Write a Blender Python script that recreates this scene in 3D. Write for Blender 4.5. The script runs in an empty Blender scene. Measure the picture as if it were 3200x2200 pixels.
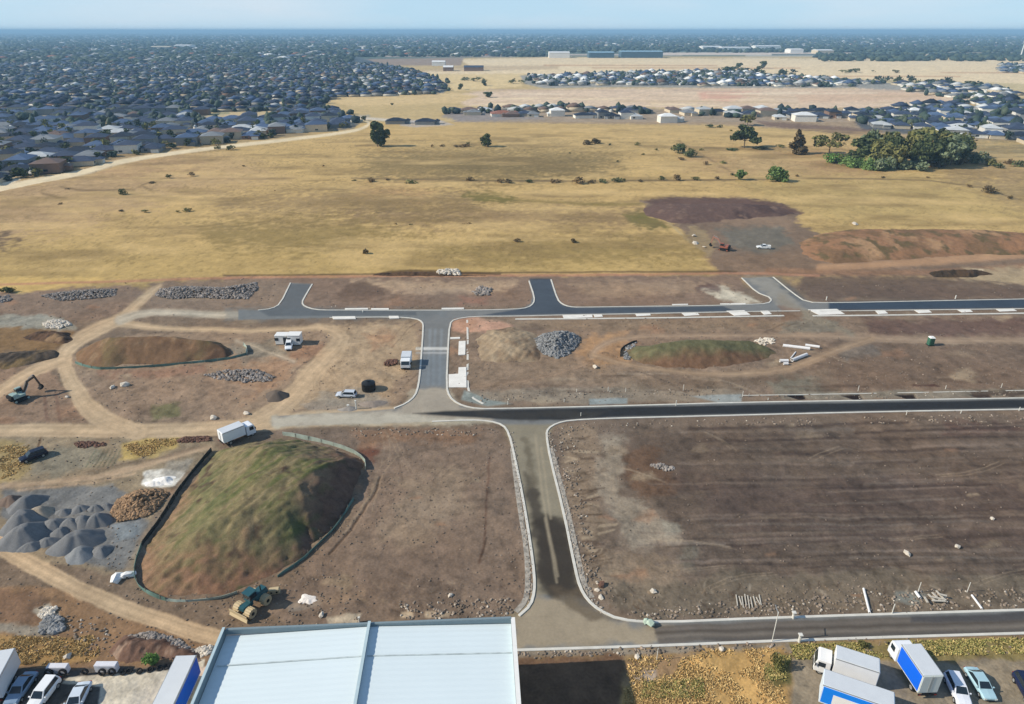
import bpy, bmesh, math, random
import numpy as np
from mathutils import Vector, Matrix
# ---------------------------------------------------------------- camera, world, sun, exposure
SC = bpy.context.scene
COL = SC.collection
H, F, PITCH = 75.0, 2133.0, math.radians(25.23)
cam_d = bpy.data.cameras.new("camera"); cam = bpy.data.objects.new("camera", cam_d); COL.objects.link(cam)
cam.location = (0, 0, H); cam.rotation_euler = (math.pi/2 - PITCH, 0, 0)
cam_d.sensor_width = 36; cam_d.lens = F/3200*36; cam_d.clip_start = 0.5; cam_d.clip_end = 300000
SC.camera = cam
SUN_EL, SUN_DIR = math.radians(34), (-1.0, -0.14)          # sun stands to the left, shadows fall to the right
world = bpy.data.worlds.new("World"); SC.world = world; world.use_nodes = True
wn = world.node_tree.nodes; wl = world.node_tree.links
bg = wn["Background"]
sky = wn.new("ShaderNodeTexSky"); sky.sky_type = 'NISHITA'; sky.sun_disc = False
sky.sun_elevation = SUN_EL; sky.sun_rotation = math.atan2(SUN_DIR[0], SUN_DIR[1])
sky.altitude = 75; sky.air_density = 1.0; sky.dust_density = 0.3; sky.ozone_density = 3.0
# pale blue daylight: the physical sky blended with a blue that pales towards the horizon
geo = wn.new("ShaderNodeTexCoord"); sep = wn.new("ShaderNodeSeparateXYZ"); wl.new(geo.outputs["Generated"], sep.inputs[0])
rp = wn.new("ShaderNodeValToRGB"); wl.new(sep.outputs[2], rp.inputs[0])
el = rp.color_ramp.elements; el[0].position = 0.0; el[0].color = (5.0, 7.4, 9.2, 1); el[1].position = .5; el[1].color = (.7, 1.7, 3.6, 1)
e2 = rp.color_ramp.elements.new(.045); e2.color = (4.6, 6.8, 8.7, 1)
cn = wn.new("ShaderNodeTexNoise"); cn.inputs["Scale"].default_value = 3.0; cn.inputs["Detail"].default_value = 5
mp = wn.new("ShaderNodeMapping"); mp.inputs["Scale"].default_value = (1, 1, 6); wl.new(geo.outputs["Generated"], mp.inputs[0]); wl.new(mp.outputs[0], cn.inputs["Vector"])
cm = wn.new("ShaderNodeMapRange"); cm.inputs[1].default_value = .45; cm.inputs[2].default_value = .75; cm.inputs[3].default_value = 0; cm.inputs[4].default_value = .7
wl.new(cn.outputs[0], cm.inputs[0])
mc = wn.new("ShaderNodeMixRGB"); mc.inputs[2].default_value = (6.9, 7.8, 8.9, 1); wl.new(cm.outputs[0], mc.inputs[0]); wl.new(rp.outputs[0], mc.inputs[1])
mx = wn.new("ShaderNodeMixRGB"); mx.inputs[0].default_value = .85; wl.new(sky.outputs[0], mx.inputs[1]); wl.new(mc.outputs[0], mx.inputs[2])
wl.new(mx.outputs[0], bg.inputs[0]); bg.inputs[1].default_value = 0.108
sun_d = bpy.data.lights.new("sun", 'SUN'); sun_d.energy = 5.0; sun_d.angle = math.radians(0.5); sun_d.color = (1.0, 0.92, 0.80)
sun = bpy.data.objects.new("sun", sun_d); COL.objects.link(sun)
sv = Vector((SUN_DIR[0]*math.cos(SUN_EL), SUN_DIR[1]*math.cos(SUN_EL), math.sin(SUN_EL)))
sun.rotation_euler = sv.to_track_quat('Z', 'Y').to_euler()
SC.view_settings.view_transform = 'Standard'; SC.view_settings.look = 'None'
SC.view_settings.exposure = 0.0; SC.view_settings.gamma = 1.0
SC.render.engine = 'CYCLES'
SC.cycles.volume_bounces = 0; SC.cycles.max_bounces = 5; SC.cycles.diffuse_bounces = 2
# ---------------------------------------------------------------- helpers
R = random.Random(7)
NR = np.random.RandomState(11)
def lin(c):
    c = np.asarray(c, float)/255.0
    return np.where(c <= .04045, c/12.92, ((c+.055)/1.055)**2.4)
GAIN = 1.0
SAT = .88
def lin(c, _l=lin):
    v = _l(c); y = v @ np.array([.2126, .7152, .0722]); v = y+(v-y)*SAT; return v*np.array([1.03, 1.0, .94])
def A(r, g, b): return tuple(float(v)*GAIN for v in lin((r, g, b)))
def g(px, py, z=0.0):                                      # photo pixel (3200 wide) -> world point at height z
    a = PITCH + math.atan((py-1100)/F)
    zc = (H-z)/math.sin(a)*math.cos(a-PITCH)
    return Vector(((px-1600)/F*zc, (H-z)/math.tan(a), z))
def ppm(py):
    a = PITCH + math.atan((py-1100)/F); return F/(H/math.sin(a)*math.cos(a-PITCH))
def topx(X, Y, Z=0.0):
    zc = Y*math.cos(PITCH)+(H-Z)*math.sin(PITCH); yc = Y*math.sin(PITCH)-(H-Z)*math.cos(PITCH)
    return 1600+F*X/zc, 1100-F*yc/zc
_T = NR.rand(256, 256)
def vnoise(x, y, s=0):
    xi = np.floor(x).astype(np.int64); yi = np.floor(y).astype(np.int64)
    fx = x-xi; fy = y-yi; fx = fx*fx*(3-2*fx); fy = fy*fy*(3-2*fy)
    o = s*37
    def t(a, b): return _T[(a+o) & 255, (b+o*3) & 255]
    return (t(xi, yi)*(1-fx)+t(xi+1, yi)*fx)*(1-fy)+(t(xi, yi+1)*(1-fx)+t(xi+1, yi+1)*fx)*fy
def fbm(x, y, oct=4, s=0):
    v = 0; a = .5; t = 0
    for i in range(oct):
        v = v+a*vnoise(x, y, s+i); t += a; a *= .55
        x, y = 1.9*x+.35*y+5.3, 1.9*y-.35*x+9.1
    return v/t*2-1                                          # about -1..1
def tag(o, label=None, cat=None, group=None, kind=None):
    if label: o["label"] = label
    if cat: o["category"] = cat
    if group: o["group"] = group
    if kind: o["kind"] = kind
    return o
def root(name, label, cat, loc=(0, 0, 0), rz=0.0, group=None):
    o = bpy.data.objects.new(name, None); COL.objects.link(o)
    o.location = loc; o.rotation_euler = (0, 0, rz); o.empty_display_size = 0.3
    return tag(o, label, cat, group)
def copy_tree(o, parent=None):
    c = o.copy(); COL.objects.link(c)
    if parent is not None: c.parent = parent
    for ch in KIDS.get(o.name, []): copy_tree(ch, c)
    return c
KIDS = {}
def mkobj(name, me, parent=None):
    o = bpy.data.objects.new(name, me); COL.objects.link(o)
    if parent is not None:
        o.parent = parent; KIDS.setdefault(parent.name, []).append(o)
    return o
class MB:
    def __init__(s): s.v = []; s.f = []
    def add(s, vs, fs):
        n = len(s.v); s.v += [tuple(v) for v in vs]; s.f += [tuple(i+n for i in f) for f in fs]; return s
    def box(s, c, d, rz=0, M=None, taper=1.0):
        x, y, z = d[0]/2, d[1]/2, d[2]/2; vs = []
        for sz in (-1, 1):
            k = taper if sz > 0 else 1
            for sx, sy in ((-1, -1), (1, -1), (1, 1), (-1, 1)):
                v = Vector((sx*x*k, sy*y*k, sz*z))
                if rz: v = Matrix.Rotation(rz, 3, 'Z') @ v
                if M: v = M @ v
                vs.append(v+Vector(c))
        return s.add(vs, [(3, 2, 1, 0), (4, 5, 6, 7), (0, 1, 5, 4), (1, 2, 6, 5), (2, 3, 7, 6), (3, 0, 4, 7)])
    def cyl(s, a, b, r, n=12, r2=None, caps=True):
        a = Vector(a); b = Vector(b); d = (b-a).normalized(); r2 = r if r2 is None else r2
        u = d.orthogonal().normalized(); w = d.cross(u); vs = []
        for p, rr in ((a, r), (b, r2)):
            for i in range(n):
                t = 2*math.pi*i/n; vs.append(p+u*rr*math.cos(t)+w*rr*math.sin(t))
        fs = [(i, (i+1) % n, n+(i+1) % n, n+i) for i in range(n)]
        if caps: fs += [tuple(range(n-1, -1, -1)), tuple(range(n, 2*n))]
        return s.add(vs, fs)
    def beam(s, a, b, w, h):                                # rectangular beam
        a = Vector(a); b = Vector(b); d = (b-a).normalized(); side = d.cross(Vector((0, 0, 1)))
        side = side.normalized() if side.length > 1e-4 else Vector((0, 1, 0)); up = side.cross(d)
        vs = []
        for p in (a, b):
            for i, j in ((-1, -1), (1, -1), (1, 1), (-1, 1)): vs.append(p+side*w/2*i+up*h/2*j)
        return s.add(vs, [(3, 2, 1, 0), (4, 5, 6, 7), (0, 1, 5, 4), (1, 2, 6, 5), (2, 3, 7, 6), (3, 0, 4, 7)])
    def loft(s, rings, cap=True):
        n = len(rings[0]); vs = [p for r in rings for p in r]; fs = []
        for k in range(len(rings)-1):
            for i in range(n): fs.append((k*n+i, k*n+(i+1) % n, (k+1)*n+(i+1) % n, (k+1)*n+i))
        if cap: fs += [tuple(range(n-1, -1, -1)), tuple(range((len(rings)-1)*n, len(rings)*n))]
        return s.add(vs, fs)
    def prism(s, pts, z0, z1):
        n = len(pts); vs = [(p[0], p[1], z0) for p in pts]+[(p[0], p[1], z1) for p in pts]
        return s.add(vs, [tuple(range(n-1, -1, -1)), tuple(range(n, 2*n))]+[(i, (i+1) % n, n+(i+1) % n, n+i) for i in range(n)])
    def rock(s, c, r, rnd=R, flat=.7):
        M = Matrix.Rotation(rnd.uniform(0, 6.28), 3, 'Z') @ Matrix.Rotation(rnd.uniform(-.6, .6), 3, 'X')
        vs = []
        for v in ICO[0]:
            k = r*rnd.uniform(.72, 1.18); w = M @ Vector((v[0]*k*1.15, v[1]*k*.9, v[2]*k*flat)); vs.append(w+Vector(c))
        return s.add(vs, ICO[1])
    def mesh(s, name, m, smooth=False, recalc=False):
        me = bpy.data.meshes.new(name); me.from_pydata(s.v, [], s.f); me.materials.append(m)
        if recalc:
            b = bmesh.new(); b.from_mesh(me); bmesh.ops.recalc_face_normals(b, faces=b.faces); b.to_mesh(me); b.free()
        if smooth: me.shade_smooth()
        me.update(); return me
    def obj(s, name, m, parent=None, smooth=False, bevel=0, recalc=True):
        me = s.mesh(name, m, smooth, recalc)
        if bevel:
            b = bmesh.new(); b.from_mesh(me)
            bmesh.ops.bevel(b, geom=[e for e in b.edges if len(e.link_faces) == 2 and e.calc_face_angle(0) > .6], offset=bevel, segments=2, affect='EDGES', clamp_overlap=True)
            b.to_mesh(me); b.free()
        return mkobj(name, me, parent)
def _ico():
    b = bmesh.new(); bmesh.ops.create_icosphere(b, subdivisions=1, radius=1)
    r = ([tuple(v.co) for v in b.verts], [tuple(v.index for v in f.verts) for f in b.faces]); b.free(); return r
ICO = _ico()
MATS = {}
def mat(name, color, rough=.7, metal=0.0, var=.12, nscale=1.5, bump=0.0, rnd=0.0, spec=.3):
    """principled material whose colour wanders with object-space noise"""
    if name in MATS: return MATS[name]
    m = bpy.data.materials.new(name); m.use_nodes = True; nt = m.node_tree; b = nt.nodes["Principled BSDF"]
    b.inputs["Roughness"].default_value = rough; b.inputs["Metallic"].default_value = metal
    b.inputs["Specular IOR Level"].default_value = spec
    tc = nt.nodes.new("ShaderNodeTexCoord"); nz = nt.nodes.new("ShaderNodeTexNoise")
    nz.inputs["Scale"].default_value = nscale; nz.inputs["Detail"].default_value = 5
    nt.links.new(tc.outputs["Object"], nz.inputs["Vector"])
    mr = nt.nodes.new("ShaderNodeMapRange"); mr.inputs[1].default_value = .3; mr.inputs[2].default_value = .7
    mr.inputs[3].default_value = 1-var; mr.inputs[4].default_value = 1+var
    nt.links.new(nz.outputs[0], mr.inputs[0])
    vm = nt.nodes.new("ShaderNodeVectorMath"); vm.operation = 'SCALE'; vm.inputs[0].default_value = color
    last = mr.outputs[0]
    if rnd:
        oi = nt.nodes.new("ShaderNodeObjectInfo"); m2 = nt.nodes.new("ShaderNodeMapRange")
        m2.inputs[3].default_value = 1-rnd; m2.inputs[4].default_value = 1+rnd
        nt.links.new(oi.outputs["Random"], m2.inputs[0])
        mu = nt.nodes.new("ShaderNodeMath"); mu.operation = 'MULTIPLY'
        nt.links.new(last, mu.inputs[0]); nt.links.new(m2.outputs[0], mu.inputs[1]); last = mu.outputs[0]
    nt.links.new(last, vm.inputs["Scale"]); nt.links.new(vm.outputs[0], b.inputs["Base Color"])
    if bump:
        bp = nt.nodes.new("ShaderNodeBump"); bp.inputs["Distance"].default_value = bump
        nt.links.new(nz.outputs[0], bp.inputs["Height"]); nt.links.new(bp.outputs[0], b.inputs["Normal"])
    MATS[name] = m; return m
def colmat(name, rough=.95, fine=.25, s1=.6, s2=3.2, bump=.08, spec=.15):
    """material that takes its hue from the mesh's own soil / leaf colour and adds procedural grain"""
    m = bpy.data.materials.new(name); m.use_nodes = True; nt = m.node_tree; b = nt.nodes["Principled BSDF"]
    b.inputs["Roughness"].default_value = rough; b.inputs["Specular IOR Level"].default_value = spec
    at = nt.nodes.new("ShaderNodeAttribute"); at.attribute_name = "Col"
    tc = nt.nodes.new("ShaderNodeTexCoord")
    n1 = nt.nodes.new("ShaderNodeTexNoise"); n1.inputs["Scale"].default_value = s1; n1.inputs["Detail"].default_value = 8; n1.inputs["Roughness"].default_value = .7
    n2 = nt.nodes.new("ShaderNodeTexNoise"); n2.inputs["Scale"].default_value = s2; n2.inputs["Detail"].default_value = 3
    for n in (n1, n2): nt.links.new(tc.outputs["Object"], n.inputs["Vector"])
    ad = nt.nodes.new("ShaderNodeMath"); ad.operation = 'ADD'; nt.links.new(n1.outputs[0], ad.inputs[0]); nt.links.new(n2.outputs[0], ad.inputs[1])
    mr = nt.nodes.new("ShaderNodeMapRange"); mr.inputs[1].default_value = .7; mr.inputs[2].default_value = 1.3
    mr.inputs[3].default_value = 1-fine; mr.inputs[4].default_value = 1+fine; mr.clamp = False
    nt.links.new(ad.outputs[0], mr.inputs[0])
    vm = nt.nodes.new("ShaderNodeVectorMath"); vm.operation = 'SCALE'
    nt.links.new(at.outputs["Color"], vm.inputs[0]); nt.links.new(mr.outputs[0], vm.inputs["Scale"]); nt.links.new(vm.outputs[0], b.inputs["Base Color"])
    if bump:
        bp = nt.nodes.new("ShaderNodeBump"); bp.inputs["Distance"].default_value = bump; bp.inputs["Strength"].default_value = .9
        nt.links.new(ad.outputs[0], bp.inputs["Height"]); nt.links.new(bp.outputs[0], b.inputs["Normal"])
    MATS[name] = m; return m
def npmesh(name, V, Fq, m, col=None, smooth=False):
    """numpy mesh: V (n,3), Fq (k,3 or 4), optional per-vertex colour"""
    me = bpy.data.meshes.new(name); n = len(V); k, q = Fq.shape
    me.vertices.add(n); me.vertices.foreach_set("co", np.ascontiguousarray(V, dtype=np.float32).ravel())
    me.loops.add(k*q); me.loops.foreach_set("vertex_index", Fq.astype(np.int32).ravel())
    me.polygons.add(k); me.polygons.foreach_set("loop_start", (np.arange(k)*q).astype(np.int32))
    me.update(calc_edges=True)
    if col is not None:
        c4 = np.ones((n, 4), np.float32); c4[:, :3] = np.clip(col, 0, 1)
        at = me.color_attributes.new("Col", 'FLOAT_COLOR', 'POINT'); at.data.foreach_set("color", c4.ravel())
    me.materials.append(m)
    if smooth: me.shade_smooth()
    me.validate(); return me
def seg_dist(x, y, a, b):
    dx, dy = b[0]-a[0], b[1]-a[1]; L = dx*dx+dy*dy+1e-9
    t = np.clip(((x-a[0])*dx+(y-a[1])*dy)/L, 0, 1)
    return np.hypot(x-a[0]-t*dx, y-a[1]-t*dy), t
def inside(x, y, P):
    r = np.zeros(np.shape(x), bool); n = len(P)
    for i in range(n):
        x1, y1 = P[i]; x2, y2 = P[(i+1) % n]
        if y1 == y2: continue
        c = ((y1 > y) != (y2 > y)) & (x < (x2-x1)*(y-y1)/(y2-y1)+x1); r ^= c
    return r
def smooth_poly(P, closed=True, it=1):
    for _ in range(it):
        Q = []; n = len(P)
        for i in range(n if closed else n-1):
            a, b = P[i], P[(i+1) % n]
            Q += [(a[0]*.75+b[0]*.25, a[1]*.75+b[1]*.25), (a[0]*.25+b[0]*.75, a[1]*.25+b[1]*.75)]
        if not closed: Q = [P[0]]+Q+[P[-1]]
        P = Q
    return P
# ================================================================ GROUND: one continuous sheet, split into ground / grassland / road / dirt_track / water-free far plain
rows = np.concatenate([np.arange(98.2, 200, 1.2), np.arange(200, 620, 2.0), np.arange(620, 2330, 2.6), np.arange(2330, 2900, 12)])
cols = np.concatenate([np.arange(-900, -60, 14), np.arange(-60, 3262, 3.6), np.arange(3262, 4110, 14)])
PY, PX = np.meshgrid(rows, cols, indexing='ij')
_a = PITCH+np.arctan((PY-1100)/F); ZC = H/np.sin(_a)*np.cos(_a-PITCH)
GX = (PX-1600)/F*ZC; GY = H/np.tan(_a); PPM = F/ZC; VS = np.sin(_a)
print("grid", PX.shape)
CR = np.zeros(PX.shape+(3,)); GZ = np.zeros(PX.shape); ZN = np.zeros(PX.shape, np.int8); SM = np.zeros(PX.shape)
w1 = fbm(GX*.12, GY*.12, 4, 1); w2 = fbm(GX*.12+40, GY*.12+17, 4, 5)
w3 = fbm(GX*.6, GY*.6, 3, 9); w4 = fbm(GX*.6+9, GY*.6, 3, 12)
WX = (w1*2.2+w3*.5)*PPM; WY = (w2*2.2+w4*.5)*PPM*np.maximum(VS, .05)
def _sub(x0, x1, y0, y1):
    r0, r1 = np.searchsorted(rows, [y0, y1]); c0, c1 = np.searchsorted(cols, [x0, x1])
    return slice(max(r0-1, 0), r1+1), slice(max(c0-1, 0), c1+1)
def _apply(s, al, col, zone, smooth, h, mot):
    c = lin(col)*GAIN
    k = al[..., None]
    if mot:
        mm = 1+mot*fbm(GX[s]*.35, GY[s]*.35, 4, 21)[..., None]
        CR[s] = CR[s]*(1-k)+c*mm*k
    else: CR[s] = CR[s]*(1-k)+c*k
    if zone is not None: Z = ZN[s]; Z[al > .5] = zone
    SM[s] = np.maximum(SM[s], al*smooth) if smooth else SM[s]*(1-al) if smooth == 0 else SM[s]
    if h: GZ[s] += al*h
def P(poly, col, soft=6, warp=1.0, st=1.0, zone=None, smooth=None, h=0, mot=.12, sm=0):
    if sm: poly = smooth_poly(poly, True, sm)
    xs = [p[0] for p in poly]; ys = [p[1] for p in poly]; m = soft*2+60*max(warp, .2)
    s = _sub(min(xs)-m, max(xs)+m, min(ys)-m*.8, max(ys)+m*.8)
    x = PX[s]+WX[s]*warp; y = PY[s]+WY[s]*warp
    d = np.full(x.shape, 1e9)
    for i in range(len(poly)):
        e, _ = seg_dist(x, y, poly[i], poly[(i+1) % len(poly)]); d = np.minimum(d, e)
    d = np.where(inside(x, y, poly), d, -d)
    if warp >= .3: d = d+soft*1.5*fbm(GX[s]*.45+len(poly), GY[s]*.45, 3, 25)
    al = np.clip(.5+d/(2*soft), 0, 1); al = al*al*(3-2*al)*st
    _apply(s, al, col, zone, smooth, h, mot)
def S(pts, w, col, soft=4, warp=.3, st=1.0, zone=None, smooth=None, h=0, mot=.1, sm=1):
    """stroke; w = width in photo pixels, one number or one per point"""
    if not hasattr(w, '__len__'): w = [w]*len(pts)
    p3 = [(p[0], p[1], ww) for p, ww in zip(pts, w)]
    for _ in range(sm):
        Q = [p3[0]]
        for a, b in zip(p3[:-1], p3[1:]):
            Q += [tuple(a[i]*.75+b[i]*.25 for i in range(3)), tuple(a[i]*.25+b[i]*.75 for i in range(3))]
        p3 = Q+[p3[-1]]
    mw = max(w)/2+soft*2+40*warp+10
    s = _sub(min(p[0] for p in p3)-mw, max(p[0] for p in p3)+mw, min(p[1] for p in p3)-mw, max(p[1] for p in p3)+mw)
    x = PX[s]+WX[s]*warp; y = PY[s]+WY[s]*warp; best = np.full(x.shape, -1e9)
    for a, b in zip(p3[:-1], p3[1:]):
        e, t = seg_dist(x, y, a, b); best = np.maximum(best, (a[2]+(b[2]-a[2])*t)/2-e)
    al = np.clip(.5+best/(2*soft), 0, 1); al = al*al*(3-2*al)*st
    _apply(s, al, col, zone, smooth, h, mot)
GND, GRS, RD, TRK = 0, 1, 2, 3
L, RR = -1000, 4200
# ---- base: grass country behind, bare soil in front
CR[:] = lin((126, 108, 92))
P([(L, 0), (RR, 0), (RR, 862), (2320, 858), (900, 868), (500, 866), (330, 886), (100, 915), (L, 925)], (190, 165, 110), 4, .3, zone=GRS)
# far land
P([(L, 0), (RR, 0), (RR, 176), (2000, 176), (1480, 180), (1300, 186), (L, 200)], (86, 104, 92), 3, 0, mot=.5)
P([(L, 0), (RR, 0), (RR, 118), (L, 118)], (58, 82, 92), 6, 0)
for x0, x1, y, w, c in ((1540, 2130, 171, 4, (190, 175, 160)), (2050, 2700, 168, 8, (206, 190, 175)), (2600, 3300, 172, 6, (206, 188, 160)), (30, 250, 186, 6, (130, 125, 100)), (560, 1150, 202, 10, (200, 196, 188)), (1000, 1160, 208, 14, (220, 215, 205)), (820, 1300, 190, 5, (140, 110, 105)),
                        (1200, 1600, 176, 3, (190, 170, 160)), (300, 500, 132, 3, (120, 130, 125)), (1500, 1900, 132, 2, (130, 140, 130)), (600, 1100, 152, 3, (130, 135, 130))):
    S([(x0, y), (x1, y)], w, c, 2, 0)
for k in range(110):                                       # pale yards, ovals, roads and darker tree belts out on the plain
    y = 104+R.random()**1.4*92; x = R.uniform(-100, 3300); w_ = R.uniform(60, 420)
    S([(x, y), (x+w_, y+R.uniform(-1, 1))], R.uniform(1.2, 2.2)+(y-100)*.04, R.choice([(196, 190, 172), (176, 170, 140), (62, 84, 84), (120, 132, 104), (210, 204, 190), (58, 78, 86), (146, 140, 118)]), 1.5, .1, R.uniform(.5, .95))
P([(1430, 186), (1700, 180), (2200, 182), (RR, 188), (RR, 285), (2880, 265), (2450, 240), (1600, 232), (1530, 236), (1330, 232), (1320, 222), (1480, 210)], (224, 201, 158), 3, .3)
P([(1450, 206), (1750, 204), (1740, 216), (1400, 224), (1300, 222)], (176, 150, 112), 3, .3, .6)
P([(1060, 186), (1450, 180), (1440, 205), (1200, 205)], (150, 130, 112), 3, .2)
for x0, x1, y in ((1700, 2240, 204), (2940, 3300, 227), (1850, 2500, 212), (2500, 3000, 238)): S([(x0, y), (x1, y+1)], 3, (188, 140, 95), 2, 0, .8)
P([(2180, 235), (2400, 232), (2700, 247), (RR, 290), (RR, 330), (3060, 300), (2900, 285), (2680, 272)], (196, 178, 130), 3, .3)
P([(1330, 232), (1640, 230), (1630, 270), (1420, 285), (1400, 262), (1320, 245)], (214, 188, 132), 3, .4)
# suburbs: dark streets and gardens between the roofs
SUB_L = [(L, 120), (1060, 160), (1180, 196), (1290, 215), (1400, 262), (1385, 298), (1050, 315), (985, 326), (1050, 345), (1130, 380), (1105, 402), (950, 424), (758, 445), (592, 463), (407, 490), (265, 528), (114, 556), (0, 580), (L, 680)]
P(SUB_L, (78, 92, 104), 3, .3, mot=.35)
P([(L, 320), (500, 290), (900, 310), (1000, 330), (700, 420), (300, 440), (L, 500)], (56, 68, 86), 20, .5, .7)  # cloud shadow over the suburb, painted into the ground colour
P([(650, 350), (840, 345), (890, 358), (800, 375), (640, 372)], (192, 170, 125), 3, .3)
P([(290, 365), (350, 345), (390, 380), (330, 420), (300, 400)], (176, 155, 118), 4, .3, .8)
SUB_M = [(1625, 236), (2000, 224), (2240, 222), (2460, 236), (2780, 262), (2640, 276), (2250, 276), (1950, 272), (1700, 276), (1640, 262)]
P(SUB_M, (150, 148, 140), 3, .2, mot=.3)
P([(2640, 258), (2900, 262), (3120, 285), (3160, 300), (3060, 310), (2900, 300), (2700, 285)], (150, 148, 140), 3, .2, mot=.3)
P([(1490, 285), (1900, 276), (2700, 276), (3000, 300), (3050, 318), (2700, 338), (1700, 335), (1450, 330), (1420, 300)], (212, 186, 156), 4, .5, mot=.2)
P([(2180, 285), (2300, 283), (2380, 290), (2270, 318), (2190, 310)], (212, 160, 134), 8, .5, .8)
P([(2480, 285), (2860, 288), (2940, 310), (2500, 322)], (206, 172, 140), 6, .5, .7)
for y, c in ((283, (190, 165, 140)), (292, (225, 205, 175)), (301, (196, 168, 132)), (309, (228, 205, 165)), (319, (196, 170, 130)), (327, (226, 204, 162))):
    for k in range(7):
        x = 1450+R.random()*1400; S([(x, y+R.uniform(-3, 3)), (x+R.uniform(80, 260), y+R.uniform(-4, 4))], R.uniform(2, 5), c, 2, .3, .7)
P([(1040, 300), (1420, 290), (1500, 300), (1430, 322), (1100, 332), (1030, 320)], (206, 178, 122), 3, .3)
P([(1400, 345), (1550, 335), (2000, 338), (2240, 350), (2700, 340), (RR, 330), (RR, 470), (2800, 430), (2500, 405), (2250, 390), (1700, 385), (1420, 380)], (158, 140, 118), 4, .5, mot=.25)
P([(1400, 348), (1620, 340), (1700, 372), (1440, 380), (1380, 365)], (138, 132, 132), 4, .4, .8)
P([(2640, 350), (2800, 335), (RR, 318), (RR, 470), (3000, 430), (2700, 410)], (84, 92, 104), 5, .4, mot=.3)
P([(2360, 378), (2620, 395), (2760, 410), (2700, 425), (2400, 395)], (112, 90, 82), 4, .4, .8)
for k in range(60):                                        # light verges and small reserves inside the left suburb
    y = R.uniform(200, 400); x = R.uniform(-50, 1000); w_ = R.uniform(40, 200)
    S([(x, y), (x+w_, y-w_*.06)], R.uniform(3, 7)*(y/300), R.choice([(176, 164, 132), (150, 148, 132), (128, 136, 100), (186, 180, 168)]), 2, .2, .75)
# pale curved road beside the suburb
PALE = [(L, 720), (-60, 606), (0, 592), (60, 578), (114, 566), (265, 537), (332, 516), (407, 499), (592, 471), (758, 452), (947, 431), (1100, 411), (1146, 396), (1156, 382), (1120, 368)]
S([(1120, 368), (1250, 378), (1290, 384)], 8, (200, 190, 172), 3, .1)
S([(-200, 600), (20, 560), (60, 545)], 16, (222, 214, 196), 3, .1)
P([(1260, 376), (1370, 374), (1420, 390), (1300, 398), (1250, 392)], (178, 172, 168), 3, .1)
# ---- hill grass patches
P([(L, 400), (1100, 400), (1700, 400), (2600, 440), (RR, 480), (RR, 870), (L, 925)], (196, 166, 104), 20, 1, .5)
for poly, c, st in (
    ([(L, 560), (120, 545), (400, 500), (700, 470), (900, 560), (500, 640), (200, 720), (L, 800)], (196, 166, 122), .7),
    ([(340, 500), (560, 480), (620, 505), (430, 560), (300, 545)], (176, 142, 108), .6),
    ([(200, 560), (430, 585), (600, 560), (520, 600), (250, 690), (0, 760), (L, 780), (L, 700)], (178, 150, 118), .5),
    ([(1130, 480), (1500, 455), (1900, 470), (1950, 520), (1700, 560), (1150, 560)], (134, 118, 76), .8),
    ([(1400, 515), (1800, 510), (1880, 535), (1500, 545)], (118, 104, 64), .7),
    ([(1200, 450), (1700, 430), (2200, 440), (2200, 470), (1500, 465)], (196, 172, 118), .5),
    ([(700, 620), (1100, 590), (1500, 605), (1450, 660), (1000, 670), (650, 650)], (148, 126, 90), .7),
    ([(1100, 660), (1500, 645), (2000, 655), (2050, 705), (1500, 715), (1050, 700)], (144, 120, 88), .75),
    ([(1120, 590), (1340, 585), (1330, 612), (1150, 612)], (204, 164, 112), .6),
    ([(2150, 470), (2650, 470), (2780, 520), (2700, 558), (2300, 556), (2130, 520)], (186, 154, 112), .7),
    ([(2380, 475), (2600, 478), (2760, 540), (2560, 530)], (158, 120, 86), .5),
    ([(2290, 500), (2440, 495), (2520, 520), (2350, 530)], (204, 178, 126), .7),
    ([(2300, 560), (2700, 556), (3000, 560), (3160, 640), (RR, 700), (RR, 740), (3100, 700), (2650, 700), (2450, 640)], (194, 170, 108), .9),
    ([(2460, 590), (2900, 585), (2950, 620), (2500, 640)], (176, 154, 98), .6),
    ([(3000, 560), (RR, 560), (RR, 690), (3160, 640)], (150, 132, 96), .7),
    ([(2960, 480), (RR, 470), (RR, 560), (2960, 560)], (162, 138, 102), .7),
    ([(2960, 445), (3200, 440), (RR, 460), (RR, 500), (3000, 500)], (140, 134, 104), .7),
    ([(L, 780), (700, 760), (1500, 770), (2200, 790), (2240, 860), (L, 960)], (188, 162, 98), .7),
    ([(600, 700), (1100, 690), (1250, 730), (1000, 790), (650, 770)], (140, 122, 68), .75),
    ([(1300, 760), (2100, 740), (2200, 800), (1500, 830)], (152, 132, 74), .7),
    ([(-60, 720), (10, 715), (60, 750), (0, 770), (-80, 775)], (96, 80, 70), .9)):
    P(poly, tuple(v*.93 for v in c), 34, 2.2, min(1, st*1.0))
P([(1465, 602), (1540, 604), (1625, 626), (1580, 636), (1480, 632), (1450, 618)], (112, 106, 46), 10, .8, .9)
S([(1600, 628), (1760, 634), (1900, 638), (2010, 636)], [8, 6, 14, 8], (126, 112, 58), 6, .8, .85)
P([(1945, 670), (2010, 662), (2060, 680), (2090, 712), (2030, 716), (1970, 695)], (108, 104, 52), 10, .8, .9)
for pts in ([(190, 590), (260, 600), (420, 596)], [(440, 582), (500, 560), (540, 548)], [(450, 588), (480, 600)], [(130, 610), (210, 622)], [(1230, 570), (1500, 568), (2300, 562)], [(2200, 462), (2420, 466)], [(1110, 455), (1290, 452)], [(1260, 560), (1450, 557)]):
    S(pts, R.uniform(4, 7), (112, 94, 62), 4, .8, .75)
S([(1100, 560), (1700, 566), (2300, 562), (2600, 556), (3000, 566), (3240, 640)], 3.5, (104, 90, 66), 2, .15, .8)
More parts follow.
